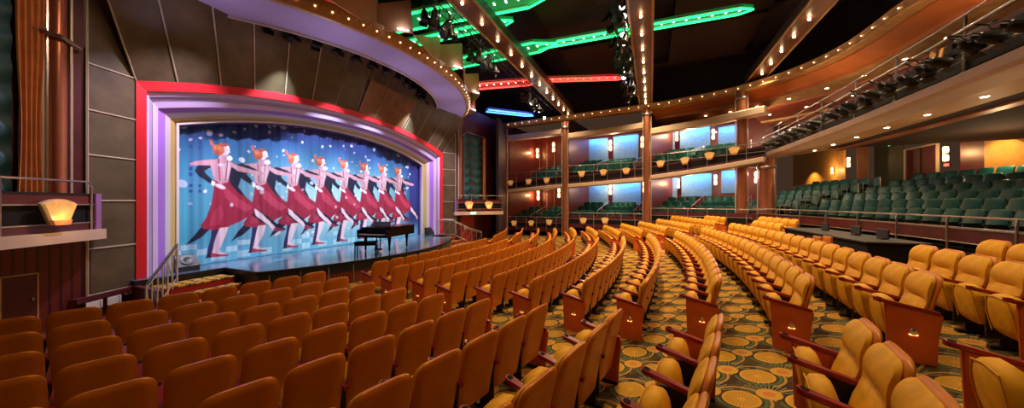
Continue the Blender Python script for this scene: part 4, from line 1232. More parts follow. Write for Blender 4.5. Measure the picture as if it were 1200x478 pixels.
# outlet plates on the near base
for k, (yy, w, lab) in enumerate([(-7.32, .30, 'left'), (-6.98, .28, 'right')]):
    a = math.atan2(-1.15, .6); x = 20.22+(-(yy)-6.45)*.52+.16
    t = empty('connector_plate', f"{lab} white connector plate on the base below the near panels", 'wall plate', (x, yy, .40), a, 'white wall plates')
    m = MB(); m.box(-w/2, w/2, 0, .02, -.09, .09, 0, .004); m.build('plate', whitep, t)
    for q in range(3):
        s = MB(); s.lathe([(.012, .02), (.012, .026)], 10, 0, Matrix.Translation((-w/2+.05, 0, -.05+.05*q)) @ Matrix.Rotation(-PI/2, 4, 'X')); s.build('socket', blackm, t)
    for q in range(2):
        s = MB(); s.box(-w/2+.02+q*.13, -w/2+.11+q*.13, 0, .02, -.24, -.13, 0, .004); s.build('switch_plate', whitep, t)
for k in range(3):
    t = empty('switch_plate', f"{['left', 'middle', 'right'][k]} small white switch plate near the stage steps", 'wall plate', (20.42-.05*k, -6.72+.10*k, .48), math.atan2(-1.15, .6), 'small switch plates')
    m = MB(); m.box(-.04, .04, 0, .02, -.05, .05, 0, .004); m.build('plate', whitep, t); m = MB(); m.box(-.012, .012, .02, .03, -.02, .02); m.build('switch', steel, t)

# ------------------------------------------------------------------ near and far side boxes by the proscenium
def side_box(sg, nm):
    P0 = Vector((20.62, sg*7.25)); D = Vector((1.06, sg*1.38)).normalized(); Ln = 3.4
    P1 = P0+D*Ln; nrm = Vector((D.y, -D.x))*(1 if sg > 0 else -1)   # towards the hall
    if nrm.x < 0: nrm = -nrm
    t = empty('side_box', f"{nm} opera box with cream ledge, maroon parapet and steel rail", 'balcony', (*P0, 0))
    back0 = P0-nrm*.1; W0 = Vector((20.6, sg*7.4)); W1 = W0+Vector((.10, sg*1)).normalized()*6.5
    # floor wedge slab
    q0 = P0+nrm*.0; q1 = P1; w1 = W0+(W1-W0).normalized()*3.5
    poly = [(q0.x, q0.y), (q1.x, q1.y), (w1.x-.3, w1.y), (W0.x-.3, W0.y)]
    if sg < 0: poly = poly[::-1]
    m = MB(); m.prism(poly, .19, 0, Matrix.Translation((0, 0, 1.86))); rel(m, 'slab', creamp, t)
    def ln(z, o=0, a=0, b=Ln): return [Vector((*(P0+D*a+nrm*o), z)), Vector((*(P0+D*b+nrm*o), z))]
    def fbox(name, z0, z1, o0, o1, mt, a=0, b=Ln):
        c = [P0+D*a+nrm*o0, P0+D*b+nrm*o0, P0+D*b+nrm*o1, P0+D*a+nrm*o1]
        m = MB(); m.add([(*p, z) for z in (z0, z1) for p in c], [(0, 1, 2, 3), (4, 5, 6, 7), (0, 1, 5, 4), (1, 2, 6, 5), (2, 3, 7, 6), (3, 0, 4, 7)]); return rel(m, name, mt, t)
    fbox('ledge', 1.84, 2.06, -.05, .16, creamp, -.06)
    fbox('lower_band', 2.06, 2.22, -.03, .06, maroon); fbox('mid_panel', 2.22, 2.62, -.03, .02, blackmat); fbox('upper_band', 2.62, 2.82, -.03, .06, darkred); fbox('cap', 2.82, 2.85, -.05, .08, blackm)
    fbox('trim_strip', 2.21, 2.235, .05, .075, steel); fbox('trim_strip', 2.60, 2.625, .05, .075, steel)
    fbox('end_strip', 2.06, 2.85, .0, .10, mat('violet_strip', (.30, .14, .36), .4), -.02, .10)
    m = MB(); a, b2 = ln(3.10, .08, .18); z = Vector((0, 0, 1)); m.tube([a-z*1.05, a-z*.10, a-z*.03+Vector((*D, 0))*.03, a+Vector((*D, 0))*.10, b2], .020, 8); rel(m, 'handrail', steel, t, 60)
    for f in ((1.75, 3.3) if sg < 0 else (1.1, 2.2, 3.3)):
        m = MB(); p = P0+D*f+nrm*.08; m.tube([(*p, 2.06), (*p, 3.10)], .018, 6); rel(m, 'rail_post', steel, t)
    ang = math.atan2(D.y, D.x)
    # fans
    for f, lab in (((.95, 'single'),) if sg < 0 else ((.9, 'left'), (2.3, 'right'))):
        p = P0+D*f+nrm*.14
        fz = math.atan2(nrm.y, nrm.x)+PI/2
        fan((*p, 2.43), fz, f"{lab} glowing fan lamp on the parapet of the {nm} opera box", .93)
        light('POINT', 'fan_glow', (*(p+nrm*.25), 2.35), 3, (1, .55, .2), .05)
    # wall behind: red panels, framed window with teal curtain, drapes, column
    u = (W1-W0).normalized(); hn = Vector((u.y, -u.x)); hn = hn if hn.x > 0 else -hn
    def wb(a, b, z0, z1, th, mt, name, parent=None, kind=None, out=0):
        c = [W0+u*a+hn*out, W0+u*b+hn*out, W0+u*b+hn*(out-th), W0+u*a+hn*(out-th)]
        m = MB(); m.add([(*p, z) for z in (z0, z1) for p in c], [(0, 1, 2, 3), (4, 5, 6, 7), (0, 1, 5, 4), (1, 2, 6, 5), (2, 3, 7, 6), (3, 0, 4, 7)])
        o = rel(m, name, mt, parent) if parent else m.build(name, mt)
        return o
    struct(wb(.0, 7.5, 0, 9.0 if sg > 0 else 10.5, .15, maroon, 'wall_left' if sg < 0 else 'wall_right'), 'maroon side wall beside the proscenium')
    w = empty('draped_window', f"{nm} tall window with teal gathered curtain and amber drape", 'window', (*W0, 0))
    a0, a1 = (.86, 4.2) if sg < 0 else (.75, 3.15)
    zb, zt = 2.06, 7.2 if sg > 0 else 7.6
    # gathered curtain
    m = MB(); N = 60; K = 70; vs = []; fs = []
    for j in range(K+1):
        z = zb+(zt-zb)*j/K
        for i in range(N+1):
            s = i/N; p = W0+u*(a0+.05+(a1-a0-.05)*s)+hn*(.05+.05*math.sin(s*4*PI)+.035*math.sin(z*11+1.2*math.sin(s*4*PI+.5)))
            vs.append((*p, z))
    for j in range(K):
        for i in range(N): q = j*(N+1)+i; fs.append((q, q+1, q+N+2, q+N+1))
    m.add(vs, fs); rel(m, 'gathered_curtain', tealv, w, 80)
    # amber drape beside it
    dlo, dhi = (.55, .90) if sg < 0 else (a1-.30, a1+.05)
    m = MB(); vs = []; fs = []; N = 40; K = 20
    for j in range(K+1):
        z = zb+(zt-zb)*j/K; tie = math.exp(-((z-4.1)/1.3)**2)*.30 if sg < 0 else .1
        for i in range(N+1):
            s = i/N; ss = .5+(s-.5)*(1-tie); p = W0+u*(dlo+(dhi-dlo)*ss)+hn*(.14+.035*math.sin(s*9*PI))
            vs.append((*p, z))
    for j in range(K):
        for i in range(N): q = j*(N+1)+i; fs.append((q, q+1, q+N+2, q+N+1))
    m.add(vs, fs); rel(m, 'drape', drape, w, 80)
    # frame
    for a in ((.52, a1) if sg < 0 else (a0-.05, a1+.08)):
        c = MB(); p = W0+u*a+hn*.12; c.tube([(*p, zb), (*p, zt)], .028, 6); rel(c, 'frame_post', steel, w)
    pp = [W0+u*(a0-.05)+hn*.12, W0+u*(a0+.2)+hn*.12, W0+u*(a1-.1)+hn*.12, W0+u*(a1+.08)+hn*.12]
    c = MB(); c.tube([(*pp[0], zt-.1), (*pp[1], zt+.12), (*pp[2], zt+.12), (*pp[3], zt-.1)], .035, 6); rel(c, 'frame_head', steel, w)
    # copper half column between drape and panel edge
    cp = W0+u*(.39 if sg < 0 else .3)+hn*.10
    t2 = column(cp, 2.06, 9.5, f"copper half column beside the {nm} draped window", .125, rad(90))
    c = MB(); c.tube([(-.30, 0, 6.15), (0, -.24, 6.05), (.30, 0, 5.98)] if sg < 0 else [(-.2, -.2, 7.0), (.2, -.2, 7.0)], .04, 8); c.build('hoop', steel, t2)
    # lower wall: red panelling + pale strips + door
    if sg > 0:
        d = empty('stage_door', 'red door with small white notice under the far opera box', 'door', (*(W0+u*1.2+hn*.2), 0))
        def pb(a, b, z0, z1, o0, o1, mt, name):
            c = [W0+u*a+hn*o0, W0+u*b+hn*o0, W0+u*b+hn*o1, W0+u*a+hn*o1]
            m = MB(); m.add([(*p, z) for z in (z0, z1) for p in c], [(0, 1, 2, 3), (4, 5, 6, 7), (0, 1, 5, 4), (1, 2, 6, 5), (2, 3, 7, 6), (3, 0, 4, 7)]); return rel(m, name, mt, d)
        pb(.45, 1.75, 0, 1.68, .02, .08, doorr, 'door_leaf'); pb(.40, .45, 0, 1.74, .02, .12, copper, 'door_frame'); pb(1.75, 1.80, 0, 1.74, .02, .12, copper, 'door_frame'); pb(.40, 1.80, 1.68, 1.74, .02, .12, copper, 'door_frame')
        pb(.78, 1.0, .88, 1.08, .08, .09, whitep, 'notice'); pb(1.03, 1.07, .85, .93, .08, .14, steel, 'door_handle')
        p = P0+D*1.2+nrm*.18; sign((*p, 1.95), math.atan2(nrm.y, nrm.x)+PI/2, 'EXIT', exitg, 'green exit sign on the ledge above the red stage door', .11, .40, .15)
    else:
        c = MB()
        for a in (1.35, 2.05): 
            p = W0+u*a+hn*.03; c.tube([(*p, 0), (*p, 1.86)], .02, 5)
        struct(c.build('trim_5', seamp), 'pale trim strips')
        d = empty('service_door', 'small dark red flush door with gold edges under the near opera box', 'door', (*(W0+u*.9+hn*.1), 0))
        def pb(a, b, z0, z1, o0, o1, mt, name):
            c = [W0+u*a+hn*o0, W0+u*b+hn*o0, W0+u*b+hn*o1, W0+u*a+hn*o1]
            m = MB(); m.add([(*p, z) for z in (z0, z1) for p in c], [(0, 1, 2, 3), (4, 5, 6, 7), (0, 1, 5, 4), (1, 2, 6, 5), (2, 3, 7, 6), (3, 0, 4, 7)]); return rel(m, name, mt, d)
        pb(.62, 1.02, 0.0, 1.22, .0, .05, maroon, 'door_leaf')
        for a, b, z0, z1 in ((.60, .62, 0, 1.24), (1.02, 1.04, 0, 1.24), (.60, 1.04, 1.22, 1.24)): pb(a, b, z0, z1, .0, .06, goldp, 'door_frame')
        pb(.66, .69, .70, .76, .05, .09, steel, 'door_handle')
        struct(wb(-.1, 7.0, 0, 1.86, .05, panelred, 'wall_lower_left', out=.01), 'striped dark red wall under the box')
side_box(-1, 'near'); side_box(1, 'far')

# filler walls: far side wall beyond the box to the bays, near side wall, rear
m = MB(); m.obox((22.0, 10.6), (21.0, 14.4), .2, 0, 8.7); m.obox((20.6, 14.4), (20.9, 20.5), .2, 0, 8.7); struct(m.build('wall_far_corner', mat('indigo_wall', (.03, .012, .035), .6)), 'dark wall beside the far bays')
m = MB(); m.box(20, 46, -14.4, -14.2, 0, 10.6); struct(m.build('wall_near', maroon), 'near side wall')

# ------------------------------------------------------------------ canopy over the stage
def canopy():
    t = empty('stage_canopy', 'sweeping lavender canopy ring over the stage with a bulb-lined gold rim', 'canopy', (20, 0, 0))
    n = 48
    inn = []; out = []
    for i in range(n+1):
        s = -1+2*i/n
        a = s*rad(60); inn.append((14.4+8.25*math.cos(a), 8.25*math.sin(a)*(.98)))
        a = s*rad(58); out.append((13.5+10.6*math.cos(a), 10.6*math.sin(a)))
    z = 8.0; vs = [(*p, z) for p in inn]+[(*p, z) for p in out]+[(*p, z+.12) for p in inn]+[(*p, z+.12) for p in out]
    N = n+1; fs = []
    for i in range(n):
        fs += [(i, i+1, N+i+1, N+i), (2*N+i, 2*N+i+1, 3*N+i+1, 3*N+i)]
    fs += [(0, N, 3*N, 2*N), (N-1, 2*N-1, 4*N-1, 3*N-1)]
    m = MB(); m.add(vs, fs); rel(m, 'soffit', lavender, t)
    ip = [Vector((*p, z)) for p in inn]; op = [Vector((*p, z)) for p in out]
    m = MB(); m.sweep(ip, [(-.03, -.04), (-.03, .9), (.02, .9), (.06, -.04)]); rel(m, 'inner_rim', mat('dark_lavender', (.12, .09, .14), .6), t)
    m = MB(); m.sweep(ip, [(.0, -.07), (.0, .0), (.07, .0), (.07, -.07)]); rel(m, 'inner_lip', seamp, t)
    # rim: gold zigzag band above the soffit edge
    m = MB(); m.sweep(op, [(0, -.05), (.06, -.02), (.24, .30), (.24, .38), (0, .38), (-.06, .0)][::-1]); rel(m, 'rim', goldp, t, 30)
    k = 0; Lb = 0; pts = []
    for a, b2 in zip(op, op[1:]):
        seg = (b2-a).length; nrm = Vector((b2.y-a.y, a.x-b2.x)).normalized()
        while Lb < seg: pts.append((a+(b2-a)*(Lb/seg), nrm)); Lb += .44
        Lb -= seg
    zz_ = MB()
    for i, (p, nr) in enumerate(pts):
        tt = Vector((-nr.y, nr.x))
        o1 = nr*.09; o2 = nr*.235
        for s1 in (1, -1):
            a = Vector((*(p.xy+o1+tt*.0), z+.05)); b2 = Vector((*(p.xy+o2+tt*.22*s1), z+.29)); zz_.tube([a, b2], .014, 4)
    rel(zz_, 'zigzag_moulding', copper, t)
    pp = pts[::2] if len(pts) > 98 else pts
    for p, nr in pts[:98]:
        o = part('bulb', BS, t); o.matrix_parent_inverse = Matrix.Translation((-20, 0, 0)); o.location = (*(p.xy+nr*.17), z+.15)
    # black rigging void inside
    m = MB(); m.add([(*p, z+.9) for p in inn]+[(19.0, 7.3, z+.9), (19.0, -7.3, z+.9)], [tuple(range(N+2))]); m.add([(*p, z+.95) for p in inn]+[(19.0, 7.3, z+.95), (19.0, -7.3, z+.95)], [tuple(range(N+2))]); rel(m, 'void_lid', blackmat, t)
    # sunburst fins standing on the rim
    zb = z+.36
    for i in range(-3, 5):
        a0 = rad(-12.7+16.5*i); da = rad(16.5)
        def rp(a, o=0): return Vector((13.5+(10.72+o)*math.cos(a), (10.72+o)*math.sin(a)))
        E0, E1 = rp(a0, 0), rp(a0+da, 0); O = rp(a0+da*.30, .62)
        ed = (O-E0).normalized(); nr = Vector((ed.y, -ed.x))*.035
        def panel(c, nv, nm='fin'):
            m = MB(); k = len(c); m.add(c+[(x-nv.x, y-nv.y, q) for x, y, q in c], [tuple(range(k)), tuple(range(k, 2*k))]+[(i_, (i_+1) % k, k+(i_+1) % k, k+i_) for i_ in range(k)]); rel(m, nm, brownfin, t)
        panel([(*E0, zb-.12), (*O, zb-.02), (*(O-ed*.10), zb+1.08), (*(E0-ed*.12), zb+.66)], nr)
        bd = (E1-O).normalized(); nb = Vector((bd.y, -bd.x))*.035
        panel([(*O, zb-.06), (*E1, zb-.12), (*(E1+bd*.05), zb+1.0)], nb)
        q = MB(); mid = O-ed*.34+nr*2.2; q.obox(mid-ed*.18, mid+ed*.18, .04, zb-.02, zb+.01); rel(q, 'uplight', mat('cool_uplight', (1, 1, 1), .3, emit=(.65, .7, 1), es=5), t)
        light('POINT', 'fin_glow', (*(mid+nr*2.5), zb+.10), 2.6, (.6, .66, 1), .05)
canopy()

# ------------------------------------------------------------------ ceiling, beams and neon troughs
m = MB(); m.box(12, 47, -14.5, 21, 11.2, 11.4); struct(m.build('ceiling', ceilm), 'near-black ceiling')
m = MB(); m.sweep([Vector((p.x, p.y, 0)) for p in corn_s], [(-.25, 9.1), (-.25, 11.2), (-.35, 11.2), (-.35, 9.1)]); struct(m.build('wall_frieze', ceilm), 'dark frieze above the cornice')
m = MB()
for y in (1.8, 6.4, 11.0): m.box(20, 42, y-.2, y+.2, 10.85, 11.2, 0)
for x in (22.8, 29.2, 34.8): m.box(x-.15, x+.15, -10, 14, 10.95, 11.2)
for (xa, xb, ya, yb) in ((27.6, 31.2, 6.6, 10.8), (27.6, 31.2, 2.0, 6.2), (33.0, 36.6, 6.6, 10.8), (33, 36.6, 2.0, 6.2), (23, 26, 6.6, 10.8)): m.box(xa, xb, ya, yb, 10.7, 10.9)
struct(m.build('ceiling', ceilp), 'dark panels of the ceiling grid')
BEAMS = [(26.35, 15.0, 'first', 9.30), (31.75, 14.1, 'second', 9.30), (37.3, 12.6, 'third', 9.30)]
BB = sphere_mesh(.048, bulb)
for bi, (bx, yend, lab, bz) in enumerate(BEAMS):
    t = empty('ceiling_beam', f"{lab} bronze ceiling beam from the stage side with a row of bright bulbs", 'ceiling beam', (bx, 0, bz), 0, 'bulb-lined ceiling beams')
    w = .40; y0 = -10
    m = MB(); m.box(-w, w, y0, yend, 0, .06); m.build('soffit_board', beamm, t)
    m = MB(); m.box(-w-.02, -w+.04, y0, yend, .02, .38); m.box(w-.04, w+.02, y0, yend, .02, .38); m.box(-w, w, y0, yend, .34, .38); m.build('side_board', beamd, t)
    m = MB(); m.box(-w-.03, -w+.05, y0, yend, -.03, .02); m.box(w-.05, w+.03, y0, yend, -.03, .02); m.build('edge_moulding', goldp, t)
    ybs = np.arange(yend-1.2, -9, -1.35)
    for j, y in enumerate(ybs):
        o = part('bulb', BB, t); o.location = (0, y, -.07)
        e_ = (240, 430, 330)[bi]*(1 if y > 1 else .6 if y > -1.5 else (.10, .36, .16)[bi])
        lt = light('SPOT', 'beam_spot', (bx, y, bz-.15), e_, (1, .72, .42), .015, (0, 0, 0), 128, .9)
def neon_trough(p0, p1, w, mt, label, z=9.75, mark=True, tube_es=None):
    """long lit trough: channel with tube glow as emission, two coloured tubes along its edges, arrow tip"""
    P0, P1 = Vector(p0), Vector(p1); L = (P1-P0).length; a = math.atan2(P1.y-P0.y, P1.x-P0.x)
    t = empty('neon_trough', label, 'ceiling light', (P0.x, P0.y, z), a, 'coloured light troughs on the ceiling')
    m = MB(); m.prism([(0, -w/2), (L-w, -w/2), (L, 0), (L-w, w/2), (0, w/2)], .10, 0, Matrix.Translation((0, 0, .10))); m.build('channel', {'green_neon': mat('green_glow_channel', (.05, .3, .12), .5, emit=(.01, .5, .10), es=.22), 'red_neon': mat('red_glow_channel', (.3, .03, .02), .5, emit=(.8, .03, .02), es=.40), 'blue_neon': mat('blue_glow_channel', (.03, .1, .4), .5, emit=(.03, .12, .9), es=.5)}[mt.name], t)  # tube light falling on the channel is put in as weak emission
    for sgn in (-1, 1):
        m = MB(); m.tube([(0, sgn*w/2, .02), (L-w, sgn*w/2, .02), (L, 0, .02)], .038, 8); m.build('neon_tube', mt, t)
        m = MB(); m.box(0, L-w, sgn*w/2-.10, sgn*w/2+.10, .06, .12); m.build('reflector', mat('white_reflector', (.5, .5, .5), .5), t)
    m = MB()
    for i in range(int(L/.45)): m.box(.3+i*.45, .36+i*.45, -.06, .06, .07, .11)
    m.build('lamp_row', mat('tiny_white_lamps', (1, 1, 1), .4, emit=(.8, 1, .9), es=2.5), t)
    col = {'green_neon': (.05, 1, .35), 'red_neon': (1, .06, .04), 'blue_neon': (.1, .3, 1)}[mt.name]
    return t
neon_trough((22.0, 4.0), (28.2, 3.9), .95, neong, 'short wide green neon trough left of the centre beams', 9.75)
neon_trough((27.2, 4.1), (35.6, 4.45), .42, neong, 'long slim green neon trough crossing above the middle beam', 9.85)
neon_trough((21.6, -.2), (29.0, .5), 1.0, neong, 'green neon trough at the top left beside the canopy fins', 9.75)
neon_trough((21.8, 1.6), (27.0, 1.7), .5, neong, 'green neon trough behind the black spotlights near the canopy', 9.9)
neon_trough((20.8, 6.9), (26.2, 7.9), .85, neonr, 'short wide red neon trough by the canopy end', 9.7)
neon_trough((25.6, 7.8), (30.7, 9.55), .42, neonr, 'long slim red neon trough ending at the lamp truss', 9.8)
neon_trough((21.2, 10.6), (23.8, 13.2), .55, neonb, 'blue neon trough in the far corner of the ceiling', 9.25)
neon_trough((20.6, -2.5), (23.2, -1.95), .8, neonr, 'short red neon trough at the top edge over the canopy', 9.8)

# lighting trusses with black spotlights
def fixture_meshes():
    b = MB(); b.lathe([(.07, .34), (.11, .30), (.12, .10), (.13, 0), (.15, -.02)], 12); b.lathe([(.04, .42), (.07, .34)], 8)
    y = MB(); y.tube([(-.15, 0, .16), (-.17, 0, .45), (0, 0, .56), (.17, 0, .45), (.15, 0, .16)], .014, 5); y.tube([(0, 0, .56), (0, 0, .72)], .02, 6)
    l = MB(); l.lathe([(.12, .005), (.12, .015)], 12); d = MB(); d2 = MB()
    for s, q in ((-1, d), (1, d2)): q.box(-.14, .14, s*.15-.004, s*.15+.004, -.14, .02, 0, 0, Matrix.Rotation(rad(s*12), 4, 'X'))
    out = []
    for k, mb, mt in (('housing', b, blackm), ('yoke', y, blackm), ('lens', l, mat('dark_lens', (.02, .02, .03), .1)), ('barn_door', d, blackm), ('barn_door', d2, blackm)):
        o = mb.build(k, mt, auto=40); out.append((k, o.data)); bpy.data.objects.remove(o)
    return out
FX = fixture_meshes(); LED = None
def fixture(loc, rx, rz, label, group, lit=False, sc=1.0):
    t = empty('stage_spotlight', label, 'spotlight', loc, rz, group); t.rotation_euler = (rx, 0, rz); t.scale = (sc, sc, sc)
    for k, me in FX:
        o = part(k, me, t)
        if k == 'lens' and lit:
            o.data = o.data.copy(); o.data.materials[0] = whiteled
    return t
def truss(p0, p1, label):
    P0, P1 = Vector(p0), Vector(p1); t = empty('lighting_truss', label, 'truss', p0); D = P1-P0; n = int(D.length/.4)
    o4 = [Vector((s*.14, 0, u*.14)) for s in (-1, 1) for u in (-1, 1)]
    m = MB()
    for o in o4: m.tube([o, D+o], .02, 6)
    m.build('chord', blackm, t)
    m = MB()
    for i in range(n):
        a, b2 = D*(i/n), D*((i+1)/n); s = 1 if i % 2 else -1
        m.tube([a+Vector((-.14, 0, -.14*s)), b2+Vector((-.14, 0, .14*s))], .01, 4); m.tube([a+Vector((.14, 0, .14*s)), b2+Vector((.14, 0, -.14*s))], .01, 4)
        m.tube([a+Vector((-.14*s, 0, -.14)), b2+Vector((.14*s, 0, -.14))], .01, 4)
    m.build('lacing', blackm, t); return t
truss((31.0, -1.5, 9.3), (31.0, 10.5, 9.3), 'long black truss beside the second bulb-lined beam')
truss((25.5, -4, 9.35), (25.5, 12, 9.35), 'long black truss beside the first bulb-lined beam')
for j, y in enumerate(np.arange(-.8, 10.4, .52)):
    fixture((31.0+(-.22 if j % 2 else .16), y, 8.55+.12*(j % 3)), rad(20-15*(j % 3)), rad(80+25*(j % 4)), f"{ORD[j]} black spotlight from the near end on the truss beside the middle beam", 'spotlights on the middle truss')
for j, (x, y) in enumerate([(729, 8), (731, 19), (730, 41), (732, 51), (730, 85), (731, 91), (732, 96), (732, 101)]):
    q = atz(x, y, 8.9); tt = empty('led_spotlight', f"{ORD[j]} white glaring lamp from the top on the truss beside the middle beam", 'spotlight', q, 0, 'white glaring lamps on the middle truss')
    tt.rotation_euler = (rad(75), 0, rad(200)); 
    m = MB(); m.lathe([(.04, .22), (.085, .16), (.10, 0)], 12); m.build('housing', blackm, tt, auto=40); m = MB(); m.lathe([(.085, -.01), (.085, .002)], 12); m.build('lens', whiteled, tt)
    m = MB(); m.tube([(0, 0, .12), (0, .25, .15)], .015, 5); m.build('bracket', blackm, tt)
cl = [(-1.6, -.9, -.3, 'top left'), (1.3, 1.9, 2.5, 'middle'), (7.4, 8.2, 9.1, 'lower right')]
k_ = 0
for grp in ((-1.7, -1.2, -.7, 'near the top edge'), (1.2, 1.7, 2.2, 2.7, 'above the canopy rim'), (7.0, 7.6, 8.2, 8.8, 9.4, 'above the blue trough')):
    nm = grp[-1]
    for j, y in enumerate(grp[:-1]):
        for q in (0, 1):
            fixture((25.35+.35*q, y, 8.55-.12*q), rad(15+25*((j+q) % 3-1)), rad(60+55*j), f"{ORD[j*2+q]} black spotlight of the cluster hung {nm}", f"spotlight cluster {nm}")
for j, (x, y) in enumerate([(623, 121), (632, 130), (638, 138)]):
    q = atz(x, y, 8.6); tt = empty('led_spotlight', f"{ORD[j]} white glaring lamp from the left below the first beam", 'spotlight', q, 0, 'white lamps below the first beam')
    m = MB(); m.lathe([(.04, .22), (.085, .16), (.10, 0)], 12); m.build('housing', blackm, tt, auto=40); m = MB(); m.lathe([(.085, -.01), (.085, .002)], 12); m.build('lens', whiteled, tt); tt.rotation_euler = (rad(60), 0, rad(200))
# rigging under the canopy
for j in range(16):
    a = rad(-36+j*5.2); p = (14.4+7.6*math.cos(a), 7.6*math.sin(a), 8.05)
    fixture(p, rad(20-10*(j % 4)), a+rad(90+20*(j % 3)), f"{ORD[j]} black spotlight from the near end inside the canopy ring", 'spotlights inside the canopy ring')
m = MB(); m.tube([(14.4+7.6*math.cos(rad(a)), 7.6*math.sin(rad(a)), 8.75) for a in range(-45, 50, 5)], .03, 6); tag(m.build('lighting_pipe', blackm), 'curved black pipe carrying spotlights inside the canopy ring', 'pipe')
q = atz(520, 133, 7.95); tt = empty('led_spotlight', 'single bright white lamp at the far end inside the canopy ring', 'spotlight', q)
m = MB(); m.lathe([(.05, .3), (.10, .2), (.12, 0)], 12); m.build('housing', blackm, tt, auto=40); m = MB(); m.lathe([(.10, -.01), (.10, .002)], 12); m.build('lens', whiteled, tt)

# equipment along the rear balcony front
k_ = 0
for i, y in enumerate(np.arange(9.8, -2.6, -.55)):
    if random.random() < .1: continue
    fixture((37.62+.12*random.random(), y, 5.42+.12*random.random()), rad(70), rad(-80+random.uniform(-25, 25)), f"{ORD[i]} black follow spotlight from the left along the rear balcony rail", 'spotlights along the rear balcony rail', sc=.85)
def case(loc, s, label, rz=0):
    t = empty('equipment_case', label, 'equipment', loc, rz); w, d, h = s
    m = MB(); m.box(-w/2, w/2, -d/2, d/2, 0, h, 0, .02); m.build('body', casebl, t)
    m = MB(); m.tube([(-w*.2, -d/2, h*.6), (-w*.2, -d/2-.05, h*.65), (w*.2, -d/2-.05, h*.65), (w*.2, -d/2, h*.6)], .012, 5); m.build('handle', steel, t)
    m = MB(); m.box(-w/2-.005, w/2+.005, -d/2-.005, d/2+.005, h*.48, h*.5); m.build('seam', steel, t); return t
p = atd(957, 142, 14.1); case((p.x+.1, p.y, 5.5), (.5, .5, .85), 'black loudspeaker box standing on the rear balcony rail', rad(-10))
p = atd(1100, 60, 7.3); case((p.x+.2, p.y, 5.35), (.5, .9, .7), 'black equipment case behind amber gels on the rear balcony', 0)
p = atd(1135, 48, 6.9); case((p.x+.35, p.y, 5.35), (.6, .9, .95), 'large black equipment case on the rear balcony', 0)
for i, (x, y) in enumerate(((1094, 63), (1103, 63))):
    p = atd(x, y, 7.1); m = MB(); m.box(-.01, .01, -.07, .07, -.11, .11, 0, .004); o = m.build('colour_gel', ambergel); o.location = p; o.rotation_euler = (0, rad(8), rad(10-20*i))
    tag(o, f"{'left' if i == 0 else 'right'} amber gel sheet clipped in front of the balcony equipment", 'gel')

# control desk behind the stalls
t = empty('control_desk', 'black sound desk behind the golden seats under the terrace rail', 'desk', pol(36.9, rad(2), FL(6)))
t.rotation_euler.z = rad(2)
m = MB(); m.box(-.5, .45, -1.9, 2.4, .0, .80, 0, .02); m.build('cabinet', blackmat, t)
m = MB(); m.box(-.55, .5, -1.95, 2.45, .80, .84, 0, .008); m.build('worktop', casebl, t)
for i, (y, lab) in enumerate(((-1.2, 0), (-.2, 0), (1.3, 0))):
    m = MB(); m.box(.10, .14, y-.20, y+.20, .87, 1.08, 0, .012); m.box(.05, .18, y-.08, y+.08, .84, .87); q = m.build('monitor', casebl, t)
for x, y, lab in ((958, 288, 'left'), (970, 289, 'right')):
    p = atz(x, 280, 1.75)
    t = empty('operator_chair', f"{lab} small amber backed chair at the sound desk", 'chair', (p.x, p.y, FL(6)), rad(180))
    m = MB(); m.box(-.03, .03, -.20, .20, .48, .86, 0, .028); m.build('backrest', vinyl, t, auto=40)
    m = MB(); m.box(-.45, -.02, -.21, .21, .40, .48, 0, .03); m.build('seat', vinyl, t, auto=40)
    m = MB(); m.tube([(-.24, 0, .05), (-.24, 0, .40)], .025, 8); m.build('pedestal', blackm, t)
    for q in range(5): m = MB(); a = q*2*PI/5; m.tube([(-.24, 0, .08), (-.24+.25*math.cos(a), .25*math.sin(a), .02)], .018, 5); m.build('leg', blackm, t)

